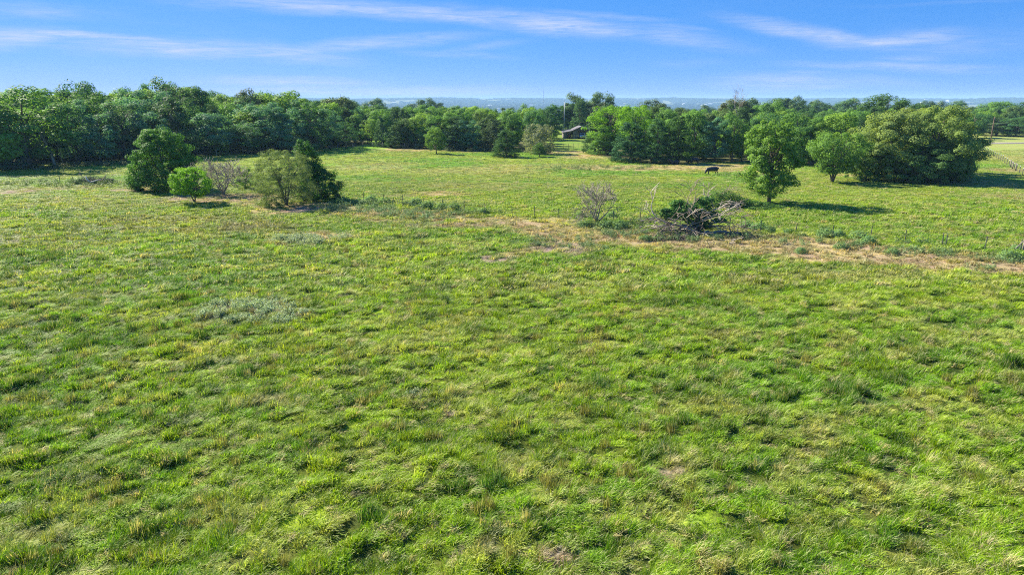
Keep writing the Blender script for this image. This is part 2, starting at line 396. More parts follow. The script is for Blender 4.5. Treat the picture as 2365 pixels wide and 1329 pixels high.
GREENS = [np.array(c) for c in ((0.312, 0.440, 0.016), (0.182, 0.352, 0.011), (0.050, 0.135, 0.005), (0.450, 0.475, 0.110))]
def pasture(x, y):
    """colour and bareness of the pasture at world points"""
    x = np.asarray(x, float); y = np.asarray(y, float)
    c_, s_ = math.cos(0.45), math.sin(0.45)
    u, v = x * c_ + y * s_, -x * s_ + y * c_
    wx = x + 3 * (fbm(x / 3.0, y / 3.0, 91, 3) - 0.5); wy = y + 3 * (fbm(x / 3.0, y / 3.0, 97, 3) - 0.5)
    n1 = fbm(x / 12.0, y / 12.0, 51, 3); n2 = fbm(u / 2.6, v / 1.5, 57, 4); n3 = fbm(u / 1.2, v / 0.7, 63, 3)
    a = sstep(0.32, 0.68, 0.45 * n1 + 0.55 * n2)
    col = GREENS[1] * (1 - a)[:, None] + GREENS[0] * a[:, None]
    d = (sstep(0.52, 0.75, n3) * (1 - .6 * sstep(60, 100, y)))[:, None] * 0.8
    col = col * (1 - d) + GREENS[2] * d
    s = (sstep(0.52, 0.78, fbm(u / 2.6, v / 1.3, 71, 4)) * 0.75)[:, None]
    col = col * (1 - s) + GREENS[3] * s
    # the grazed far pasture is duller and a little yellower
    far = sstep(85, 125, y)[:, None]
    st_ = fbm(x / 9.0, y / 5.0, 77, 4); dull = np.array((0.270, 0.345, 0.052)) * (0.7 + 0.5 * st_)[:, None] * (1 - .35 * sstep(.5, .62, fbm(x / 14.0, y / 8.0, 79, 4)))[:, None] ** np.array((1.6, .2, 1.6))
    col = col * (1 - 0.72 * far) + dull * 0.72 * far
    bare = np.zeros(len(x))
    brk = fbm(u / 1.3, v / .8, 83, 5)
    for bx, by, rx, ry, c, st, b in _BL:
        q = np.hypot((wx - bx) / rx, (wy - by) / ry)
        k = st * sstep(1.25, 0.55, q) * (0.30 + 0.95 * sstep(0.36, 0.56, brk)); k = np.clip(k, 0, 1)
        if c is LUSH: k = st * sstep(1.1, 0.6, q)
        col = col * (1 - k[:, None]) + c * k[:, None]
        bare = np.maximum(bare, b * k)
        if c is LUSH: bare = bare * (1 - k)
    # the dry strip: soil and dead grass, ragged at both edges
    q = np.full(len(x), 9.0)
    for (p0, w0), (p1, w1) in zip(STRIP[:-1], STRIP[1:]):
        dx, dy = p1[0] - p0[0], p1[1] - p0[1]; t = np.clip(((wx - p0[0]) * dx + (wy - p0[1]) * dy) / (dx * dx + dy * dy), 0, 1)
        q = np.minimum(q, np.hypot(wx - p0[0] - t * dx, wy - p0[1] - t * dy) / (1.2 * (w0 + (w1 - w0) * t)))
    k = sstep(1.35, .6, q) * (.50 + .50 * sstep(.30, .52, brk)) * (.80 + .2 * sstep(10, 30, x))
    mixn = sstep(.35, .65, fbm(x / 2.2, y / 1.4, 85, 4))[:, None]
    cc = np.array((.36, .26, .165)) * mixn + np.array((.47, .38, .20)) * (1 - mixn)
    cc = cc * (.75 + .5 * fbm(x / .8, y / .8, 86, 3))[:, None]
    col = col * (1 - k[:, None]) + cc * k[:, None]; bare = np.maximum(bare, .88 * k * (.7 + .3 * mixn[:, 0]))
    # the mown field right of the white-tipped fence is paler; the lawn before the shed is darker
    k = (sstep(-4, 6, (x - 94) * .875 - (y - 126) * .484) * sstep(105, 130, y) * .65)[:, None]
    col = col * (1 - k) + np.array((.40, .41, .15)) * (.8 + .4 * fbm(x / 3., y / 12., 88, 3))[:, None] * k
    k = ((y > 195) & (np.abs(x / y - .095) < .07))[:, None] * .6
    col = col * (1 - k) + np.array((.17, .25, .045)) * k
    bare = np.maximum(bare, sstep(0.70, 0.82, fbm(x / 2.1, y / 1.7, 87, 4)) * 0.6)
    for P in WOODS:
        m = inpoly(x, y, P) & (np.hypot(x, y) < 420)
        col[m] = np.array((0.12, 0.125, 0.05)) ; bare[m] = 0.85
    # distant country: woods, hayfields
    r = np.hypot(x, y); f = sstep(320, 420, r)[:, None]
    w = sstep(0.40, 0.50, fbm(x / 420.0, y / 900.0, 101, 4))[:, None]
    cc = np.array((0.22, 0.24, 0.10)) * (1 - w) + np.array((0.030, 0.062, 0.022)) * w
    col = col * (1 - f) + cc * f
    # gravel road and its verges
    dr = np.abs(y - road_line(x)); k = (sstep(ROAD_W + 0.8, ROAD_W - 0.3, dr) * (x > 120))[:, None]
    col = col * (1 - k) + np.array((0.30, 0.26, 0.22)) * k; bare = np.maximum(bare, k[:, 0])
    return col, bare

# ------------------------------------------------------------------ ground sheet
def axis(lim_f, step, lim, growth):
    a = [0.0]
    st = step
    while a[-1] < lim:
        if a[-1] >= lim_f: st *= growth
        a.append(a[-1] + st)
    return np.array(a)
ax = axis(70, 0.5, 13500, 1.05); X = np.concatenate([-ax[:0:-1], ax])
ay = axis(125, 0.45, 13500, 1.035); ayn = axis(8, 0.8, 600, 1.25); Y = np.concatenate([-ayn[:0:-1], ay])
gx, gy = np.meshgrid(X, Y); gx, gy = gx.ravel(), gy.ravel()
gzv = gz(gx, gy) + bumps(gx, gy) * (np.hypot(gx, gy) < 400) - 0.04
nx, ny = len(X), len(Y)
i = np.arange(nx * ny).reshape(ny, nx)
F = np.stack([i[:-1, :-1], i[:-1, 1:], i[1:, 1:], i[1:, :-1]], -1).reshape(-1, 4)
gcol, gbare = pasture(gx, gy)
# under the standing grass lies brown thatch, darkened to paint in the shade between tufts; only the bare places show their own colour
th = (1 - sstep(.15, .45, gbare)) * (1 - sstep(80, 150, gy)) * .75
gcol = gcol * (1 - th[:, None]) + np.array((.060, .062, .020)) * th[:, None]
m, N = mat_new('pasture_ground')
o = N.n('ShaderNodeOutputMaterial'); p = N.n('ShaderNodeBsdfPrincipled'); N.link(p.outputs[0], o.inputs[0])
at = N.n('ShaderNodeAttribute', attribute_name='ctint'); geo = N.n('ShaderNodeNewGeometry'); pos = geo.outputs['Position']
f1 = N.noise(pos, 7.0, 5, 0.65); f2 = N.noise(pos, 1.3, 4, 0.6); f3 = N.noise(pos, 0.013, 5, 0.6)
c = N.mix(N.rng(f1, 0.3, 0.7), N.mix(1.0, at.outputs['Color'], (0.55, 0.6, 0.6, 1), 'MULTIPLY'), N.mix(1.0, at.outputs['Color'], (1.2, 1.1, 1.0, 1), 'MULTIPLY'))
c = N.mix(N.rng(f2, 0.35, 0.65, 0.0, 0.35), c, N.mix(1.0, c, (0.6, 0.62, 0.6, 1), 'MULTIPLY'))
N.link(c, p.inputs['Base Color']); p.inputs['Roughness'].default_value = 0.95; p.inputs['Specular IOR Level'].default_value = 0.1
bp = N.n('ShaderNodeBump'); bp.inputs['Strength'].default_value = 0.8; bp.inputs['Distance'].default_value = 0.12
N.link(N.math('ADD', f1, N.math('MULTIPLY', f2, 1.5)), bp.inputs['Height']); N.link(bp.outputs[0], p.inputs['Normal'])
M_GROUND = m
g4 = np.concatenate([gcol, np.ones((len(gcol), 1))], 1)
gme = mesh_np('ground', np.stack([gx, gy, gzv], 1), F, [M_GROUND], True, {'ctint': ('FLOAT_COLOR', 'POINT', g4)})
tag(link('ground', gme), kind='structure')

# gravel road on the right, a sheet just above the ground
rx_ = np.arange(118, 420, 3.0); V = []
for k in (-2.4, 0.0, 2.4):
    yy = road_line(rx_) + k; V.append(np.stack([rx_, yy, gz(rx_, yy) + 0.12 + 0.03 * (k == 0)], 1))
V = np.concatenate(V); n_ = len(rx_)
F = [(a * n_ + j, a * n_ + j + 1, (a + 1) * n_ + j + 1, (a + 1) * n_ + j) for a in range(2) for j in range(n_ - 1)]
tag(link('gravel_road', mesh_np('gravel_road', V, F, [mat_simple('gravel', (0.30, 0.27, 0.25), 0.95, 0.25, 2.0, bump=0.4)], True)), kind='structure')

# ------------------------------------------------------------------ scattering (grass, weeds, far woods)
def protos(name, meshes):
    c = bpy.data.collections.new(name)
    for k, me in enumerate(meshes):
        c.objects.link(bpy.data.objects.new('%s_%02d' % (name, k), me))
    return c
def scatter(name, P, rot, scl, idx, tint, coll, label, cat=None):
    me = bpy.data.meshes.new(name); me.vertices.add(len(P)); me.vertices.foreach_set('co', np.asarray(P, np.float32).ravel())
    def A(k, typ, arr):
        a = me.attributes.new(k, typ, 'POINT'); key = {'INT': 'value', 'FLOAT_VECTOR': 'vector', 'FLOAT_COLOR': 'color'}[typ]
        a.data.foreach_set(key, np.asarray(arr, np.int32 if typ == 'INT' else np.float32).ravel())
    A('rot', 'FLOAT_VECTOR', rot); A('scl', 'FLOAT_VECTOR', scl); A('idx', 'INT', idx)
    A('ctint', 'FLOAT_COLOR', np.concatenate([tint, np.ones((len(P), 1))], 1))
    me.update()
    ob = link(name, me)
    ng = bpy.data.node_groups.new(name, 'GeometryNodeTree')
    ng.interface.new_socket('Geometry', in_out='INPUT', socket_type='NodeSocketGeometry')
    ng.interface.new_socket('Geometry', in_out='OUTPUT', socket_type='NodeSocketGeometry')
    T = NT(ng); gi = T.n('NodeGroupInput'); go = T.n('NodeGroupOutput')
    m2p = T.n('GeometryNodeMeshToPoints'); T.link(gi.outputs[0], m2p.inputs[0])
    ip = T.n('GeometryNodeInstanceOnPoints'); T.link(m2p.outputs[0], ip.inputs['Points'])
    ci = T.n('GeometryNodeCollectionInfo'); ci.inputs[0].default_value = coll
    ci.inputs['Separate Children'].default_value = True; ci.inputs['Reset Children'].default_value = True
    T.link(ci.outputs[0], ip.inputs['Instance']); ip.inputs['Pick Instance'].default_value = True
    def NA(k, typ):
        a = T.n('GeometryNodeInputNamedAttribute', data_type=typ); a.inputs[0].default_value = k; return a.outputs[0]
    T.link(NA('idx', 'INT'), ip.inputs['Instance Index'])
    e2r = T.n('FunctionNodeEulerToRotation'); T.link(NA('rot', 'FLOAT_VECTOR'), e2r.inputs[0]); T.link(e2r.outputs[0], ip.inputs['Rotation'])
    T.link(NA('scl', 'FLOAT_VECTOR'), ip.inputs['Scale']); T.link(ip.outputs[0], go.inputs[0])
    md = ob.modifiers.new('scatter', 'NODES'); md.node_group = ng
    tag(ob, label, cat, None, 'stuff')
    return ob

def blade_mesh(name, nb, rad, l0, l1, lean, width, seed, mat, upright=0.0, spread=0.9):
    """a tuft of curved, bent-over grass blades leaning towards +x"""
    r = np.random.default_rng(seed)
    a = r.uniform(0, 2 * math.pi, nb); q = rad * np.sqrt(r.uniform(0, 1, nb))
    bx, by = q * np.cos(a), q * np.sin(a)
    L = r.uniform(l0, l1, nb); hd = r.normal(0, spread, nb)                    # heading round +x
    t0 = np.clip(r.normal(0.35, 0.18, nb) * (1 - upright), 0.02, 1.0); t1 = np.clip(r.normal(1.35, 0.3, nb) * lean, 0.15, 1.95)
    tw = r.normal(0, 0.5, nb)
    S = 4; V = np.zeros((nb, S * 2, 3)); p = np.stack([bx, by, np.full(nb, -0.03)], 1)
    for k in range(S):
        f = k / (S - 1); th = t0 + (t1 - t0) * f
        h2 = hd + tw * f
        d = np.stack([np.sin(th) * np.cos(h2), np.sin(th) * np.sin(h2), np.cos(th)], 1)
        w = width * (1 - f) ** 0.6 * r.uniform(.8, 1.2, nb) + 0.0008
        sd = np.stack([-np.sin(h2), np.cos(h2), 0.35 * np.ones(nb)], 1) * w[:, None] / 2
        V[:, 2 * k] = p - sd; V[:, 2 * k + 1] = p + sd
        p = p + d * (L / (S - 1))[:, None]
    b = (np.arange(nb) * S * 2)[:, None]
    F = np.concatenate([b + np.array([2 * k, 2 * k + 1, 2 * k + 3, 2 * k + 2]) for k in range(S - 1)], 0)
    tint = np.repeat(r.uniform(0, 1, nb), S * 2)
    return mesh_np(name, V.reshape(-1, 3), F, [mat], False, {'tint': ('FLOAT', 'POINT', tint)})
G_PRO = [blade_mesh('grass_tuft', 46, 0.20, .16, .40, 1.1, 0.024, 100 + k, M_GRASS, 0, 1.3) for k in range(5)]
G_PRO += [blade_mesh('grass_tuft_lodged', 46, 0.22, .24, .50, 1.25, 0.022, 120 + k, M_GRASS, 0, 1.0) for k in range(4)]
G_PRO += [blade_mesh('grass_tuft_upright', 75, 0.24, .28, .52, 0.42, 0.018, 140 + k, M_GRASS, .6, 1.6) for k in range(3)]
G_PRO += [blade_mesh('grass_tuft_far', 44, 0.36, .20, .40, 1.1, 0.042, 160 + k, M_GRASS, 0, 1.2) for k in range(4)]
C_GRASS = protos('grass_protos', G_PRO)

def wedge_pts(r0, r1, dens, rng, margin=1.10):
    """random points of the pasture between two distances, over the breadth the camera sees"""
    n = int(dens * 0.75 * margin * (r1 * r1 - r0 * r0) + dens * 8 * (r1 - r0))
    y = np.sqrt(rng.uniform(r0 * r0, r1 * r1, n)); x = rng.uniform(-1, 1, n) * (0.75 * margin * y + 4)
    return x, y
PX, PY, PS, PF = [], [], [], []
for r0, r1, dens, s, fr in ((12, 30, 17, 1.0, 0), (30, 48, 13, 1.15, 0), (48, 75, 8, 1.35, 1), (75, 115, 3.2, 1.25, 2), (115, 190, 1.4, 1.5, 2)):
    x, y = wedge_pts(r0, r1, dens, RNG)
    PX.append(x); PY.append(y); PS.append(np.full(len(x), s)); PF.append(np.full(len(x), fr))
x, y, s, fr = (np.concatenate(q) for q in (PX, PY, PS, PF))
col, bare = pasture(x, y)
keep = RNG.uniform(0, 1, len(x)) > bare * 0.93
for P in WOODS: keep &= ~inpoly(x, y, P)
x, y, s, fr, col, bare = x[keep], y[keep], s[keep], fr[keep], col[keep], bare[keep]
n = len(x)
c_, s_ = math.cos(0.45), math.sin(0.45); u, v = x * c_ + y * s_, -x * s_ + y * c_
tus = fbm(u / 1.1, v / 0.75, 41, 3)                         # the same field as the relief: tall on the hummocks
lush = (col[:, 0] < 0.085) & (col[:, 1] > 0.15)
tus2 = fbm(u / .62, v / .42, 43, 2)
hs_ = np.clip(0.45 + 1.3 * (tus - 0.35) + 2.8 * (tus2 - .46), 0.20, 1.6) * (1 - 0.45 * sstep(80, 110, y)) * (1 - 0.55 * bare) * (1 - 0.25 * sstep(80, 110, y))
ang = 0.55 + 3.2 * (fbm(x / 3.2, y / 3.2, 141, 3) - 0.5) * 2 + RNG.normal(0, 0.8, n)
lod = fbm(u / 4.0, v / 1.6, 151, 2) > 0.55
# small tussocks: bright tops and dark hollows between them
idx = np.where(lod, RNG.integers(5, 9, n), RNG.integers(0, 5, n))
idx = np.where(lush, RNG.integers(9, 12, n), idx)
idx = np.where(fr >= 1, np.where(RNG.uniform(0, 1, n) < np.where(fr == 2, 1.0, .45), RNG.integers(12, 16, n), idx), idx)
hs_ = np.where(lush, np.clip(hs_, 0.9, 1.3), hs_)
scl = np.stack([s * RNG.uniform(.85, 1.15, n), s * RNG.uniform(.85, 1.15, n), s ** 0.4 * hs_], 1)
P = np.stack([x, y, gz(x, y) + bumps(x, y) - 0.03], 1)
rot = np.stack([RNG.normal(0, .08, n), RNG.normal(0, .08, n), ang], 1)
tint = col * RNG.uniform(.62, 1.35, n)[:, None] ** np.where(y < 70, 1, .35)[:, None] * np.stack([RNG.uniform(.90, 1.06, n), np.ones(n), RNG.uniform(.8, 1.2, n)], 1)
rk = (RNG.uniform(0, 1, n) < .012 * sstep(.42, .62, fbm(x / 7., y / 7., 181, 2))) & (y < 75)      # scattered rank stems gone to seed
idx[rk] = RNG.integers(9, 12, rk.sum()); scl[rk, 2] = RNG.uniform(.9, 1.35, rk.sum()); tint[rk] = np.array((.19, .19, .055)) * RNG.uniform(.7, 1.3, rk.sum())[:, None]
# loose straw-pale bents lying over the green
sb = RNG.uniform(0, 1, n) < .07
tint[sb] = np.array((.50, .45, .22)) * RNG.uniform(.7, 1.15, sb.sum())[:, None]
scatter('grass', P, rot, scl, idx, tint, C_GRASS, 'tussocky yellow-green pasture grass covering the whole field', 'grass')
print('grass tufts', n)
# ------------------------------------------------------------------ trees
def unit(v): return v / (np.linalg.norm(v, axis=-1, keepdims=True) + 1e-9)
def leaves_mesh(name, C, Nn, size, ratio, tint, rng, mat, droop=None):
    """one folded rhombus per leaf: centres C, normals Nn"""
    n = len(C)
    t = unit(np.cross(Nn, rng.normal(0, 1, (n, 3))))
    if droop is not None: t = unit(t * (1 - droop) + np.array((0, 0, -1.0)) * droop); Nn = unit(Nn - t * (Nn * t).sum(1, keepdims=True))
    b = np.cross(Nn, t)
    s = (size * rng.uniform(.65, 1.35, n))[:, None]
    V = np.stack([C - t * s * .5, C + b * s * ratio * .5 + Nn * s * .10, C + t * s * .5 - Nn * s * .08, C - b * s * ratio * .5 + Nn * s * .10], 1)
    F = np.arange(4 * n).reshape(n, 4)
    return mesh_np(name, V.reshape(-1, 3), F, [mat], False, {'tint': ('FLOAT', 'POINT', np.repeat(np.clip(tint, 0, 1), 4))})

def gen_clumps(H, R, c0, n, prof, rng, lobes=.3, outer=.72, lean=(0, 0), seed=0, flat=1.0):
    out = []
    while len(out) < n:
        u = rng.uniform(0, .93); pr = prof(u)
        if rng.uniform(0, 1) > pr * 1.05 + .05: continue
        th = rng.uniform(0, 2 * math.pi)
        lob = 1 + lobes * 2 * (float(fbm(np.array([th * 1.3 + 3 * math.cos(th)]), np.array([u * 3.0 + 2 * math.sin(th)]), seed, 2)[0]) - .5)
        q = rng.uniform(.74, 1.0) if rng.uniform(0, 1) < outer else rng.uniform(.15, .75)
        r = R * pr * lob * q
        z = H * (c0 + (1 - c0) * u)
        out.append((r * math.cos(th) + lean[0] * z, r * math.sin(th) * flat + lean[1] * z, z, q, u))
    return np.array(out)

def gen_tree(name, H, R, c0, prof, ncl, rcl, per, leaf, seed, trunk_r=.2, lobes=.3, lean=(0, 0), ratio=.55, up=.45, flatc=.62,
             mat=None, bark=None, outer=.72, droop=None, forks=1, limbs=34, flat=1.0, core=True):
    rng = np.random.default_rng(seed); mat = mat or M_LEAF; bark = bark or M_BARK
    K = gen_clumps(H - rcl * .5, R - rcl * .6, c0, ncl, prof, rng, lobes, outer, lean, seed, flat)
    cc = K[:, :3]; nper = np.maximum(4, (per * rng.uniform(.5, 1.5, ncl))).astype(int)
    ids = np.repeat(np.arange(ncl), nper); n = len(ids)
    rad = (rcl * rng.uniform(.6, 1.3, ncl))[ids][:, None]
    d = unit(rng.normal(0, 1, (n, 3))); q = rng.uniform(0, 1, n)[:, None] ** .28
    off = d * q * rad * np.array((1, 1, flatc)); off[:, 2] += 0
    C = cc[ids] + off
    C[:, 2] = np.maximum(C[:, 2], .06 + .2 * rng.uniform(0, 1, n))
    ax_ = np.array((lean[0], lean[1], 0))
    outd = unit(cc - np.array((0, 0, H * (c0 + .35 * (1 - c0)))) - ax_ * cc[:, 2:3])[ids]
    Nn = unit(.95 * d + .40 * outd + up * np.array((0, 0, 1.0)) + .33 * rng.normal(0, 1, (n, 3)))
    tint = rng.uniform(.1, .9, ncl)[ids] * .55 + rng.uniform(0, .45, n)
    crown = leaves_mesh(name + '_crown', C, Nn, leaf, ratio, tint, rng, mat, droop)
    # trunk and limbs
    b = MB(); py_rng = random.Random(seed)
    zt = H * (c0 + .75 * (1 - c0))
    for k in range(forks):
        ang = 2 * math.pi * k / forks + .6; sp = 0 if forks == 1 else R * .38
        pts = []; rr = []
        for j in range(7):
            f = j / 6; z = zt * f * (1 - .1 * (k % 2))
            pts.append((lean[0] * z + sp * f * math.cos(ang) + .035 * H * f * math.sin(5 * f + seed + k), lean[1] * z + sp * f * math.sin(ang) * flat + .03 * H * f * math.cos(4 * f + seed), z - .1))
            rr.append(trunk_r * (1.25 if j == 0 else 1) * (1 - .82 * f) / (1 if forks == 1 else 1.25))
        b.tube(pts, rr, 7)
        sel = [i for i in range(ncl) if i % forks == k]; py_rng.shuffle(sel)
        for i in sel[:limbs // forks]:
            t = cc[i]; f = min(.92, max(.18, (t[2] / zt) * py_rng.uniform(.55, .8)))
            j = f * 6; j0 = int(j); a = Vector(pts[j0]).lerp(Vector(pts[min(6, j0 + 1)]), j - j0)
            e = Vector(t); mid = a.lerp(e, .5) + Vector((0, 0, .12 * (e - a).length))
            r0 = max(.02, trunk_r * (1 - .82 * f) * .5)
            b.tube([a, mid, e], [r0, r0 * .6, r0 * .2], 4, False)
    rl = np.hypot(C[:, 0] - lean[0] * C[:, 2], (C[:, 1] - lean[1] * C[:, 2]) / flat)
    return crown, b.mesh(name + '_trunk', bark, True), float(np.percentile(C[:, 2], 99.6)), float(np.percentile(rl, 96))

def p_round(u): return math.sqrt(max(0, 1 - (2 * u * .98 - .96) ** 2)) * (1.0 if u > .35 else .85 + .15 * u / .35)
def p_full(u): return min(1, .80 + .5 * u) * math.sqrt(max(0, 1 - max(0, (u - .35) / .66) ** 2.2))
def p_cedar(u): return min(1, .72 + u * 2.0) * max(.04, (1 - u) ** .62)
def p_egg(u): return math.sin(math.pi * min(1, max(0, (u * .93 + .07))) ** .8) ** .7 + .02
def p_fan(u): return min(1, .35 + u * 1.1) * math.sqrt(max(0, 1 - max(0, (u - .55) / .46) ** 2))
def p_wall(u): return min(1, .9 + .2 * u) * math.sqrt(max(0, 1 - max(0, (u - .55) / .47) ** 2.4))
def p_bush(u): return float(np.interp(u, [0, .15, .35, .55, .75, .9, 1], [.82, 1.0, .97, .84, .62, .42, .2]))
def p_lone(u):   # the tall lone tree: low heavy shoulder, waist, rounded head
    xs = [0, .10, .25, .42, .55, .68, .82, .93, 1.0]; ys = [.40, .80, 1.0, .92, .80, .86, .82, .62, .20]
    return float(np.interp(u, xs, ys))

SRC = {}   # name -> (crown mesh, trunk mesh, H, R)
def reg(key, H, R, *a, **k): SRC[key] = gen_tree(key, H, R, *a, **k)
for k in range(4): reg('oak%d' % k, 13, 5.0, .14, p_full, 58, 1.45, 200, .36, 200 + k, trunk_r=.26, lobes=.45, lean=(.03 * (k - 1.5), 0))
for k in range(3): reg('elm%d' % k, 13, 4.4, .10, p_wall, 70, 1.15, 160, .33, 220 + k, trunk_r=.22, lobes=.5, up=.3)
for k in range(3): reg('cedar%d' % k, 10, 3.3, .02, p_cedar, 170, .62, 70, .26, 240 + k, trunk_r=.18, lobes=.35, ratio=.34, up=.25, mat=M_NEEDLE, flatc=.55)
reg('mesquite', 11, 5.5, .16, p_round, 95, 1.05, 110, .32, 260, trunk_r=.22, lobes=.5, ratio=.32, droop=.35, up=.35)
reg('mesquite1', 10, 4.5, .12, p_round, 85, 1.0, 105, .30, 262, trunk_r=.20, lobes=.5, ratio=.32, droop=.3, up=.35)
reg('opentree', 12, 4.6, .25, p_egg, 62, 1.0, 75, .30, 270, trunk_r=.22, lobes=.5)
reg('understory', 4.5, 3.6, .0, p_full, 55, .8, 70, .30, 280, trunk_r=.1, lobes=.6)

N_TREES = {}
def tree(key, x, y, h, w, name, label, group, color, rz=0.0, cat='tree', z=None, extra=None):
    cr, tr, H, R = SRC[key]
    if z is None: z = float(gz(x, y))
    s = w / (2 * R); e = empty(name, (x, y, z - .02), rz, (s, s, h / H))
    tag(e, label, cat, group)
    c = link('crown', cr, e); c.color = tuple(color) + (1,)
    t = link('trunk', tr, e)
    return e
def tree_px(key, px, by, ty, wpx, name, label, group, color, rz=None, cat='tree'):
    x, y, z = G(px, by); h = z_at(px, ty, y) - z; w = wpx / (FPX / depth_of(x, y, z))
    return tree(key, x, y, h, w, name, label, group, color, random.uniform(0, 6.28) if rz is None else rz, cat)

# leaf colours; the teal has distance haze and blue shade painted in
C_HAZE_TEAL = (.078, .185, .112); C_OAK = (.095, .200, .048); C_DEEP = (.055, .135, .050); C_MID = (.140, .250, .046); C_YEL = (.105, .185, .030)
C_BRIGHT = (.120, .260, .020); C_OLIVE = (.105, .145, .060); C_GREYG = (.125, .150, .095); C_CEDAR = (.055, .120, .048); C_GREY = (.16, .15, .12)

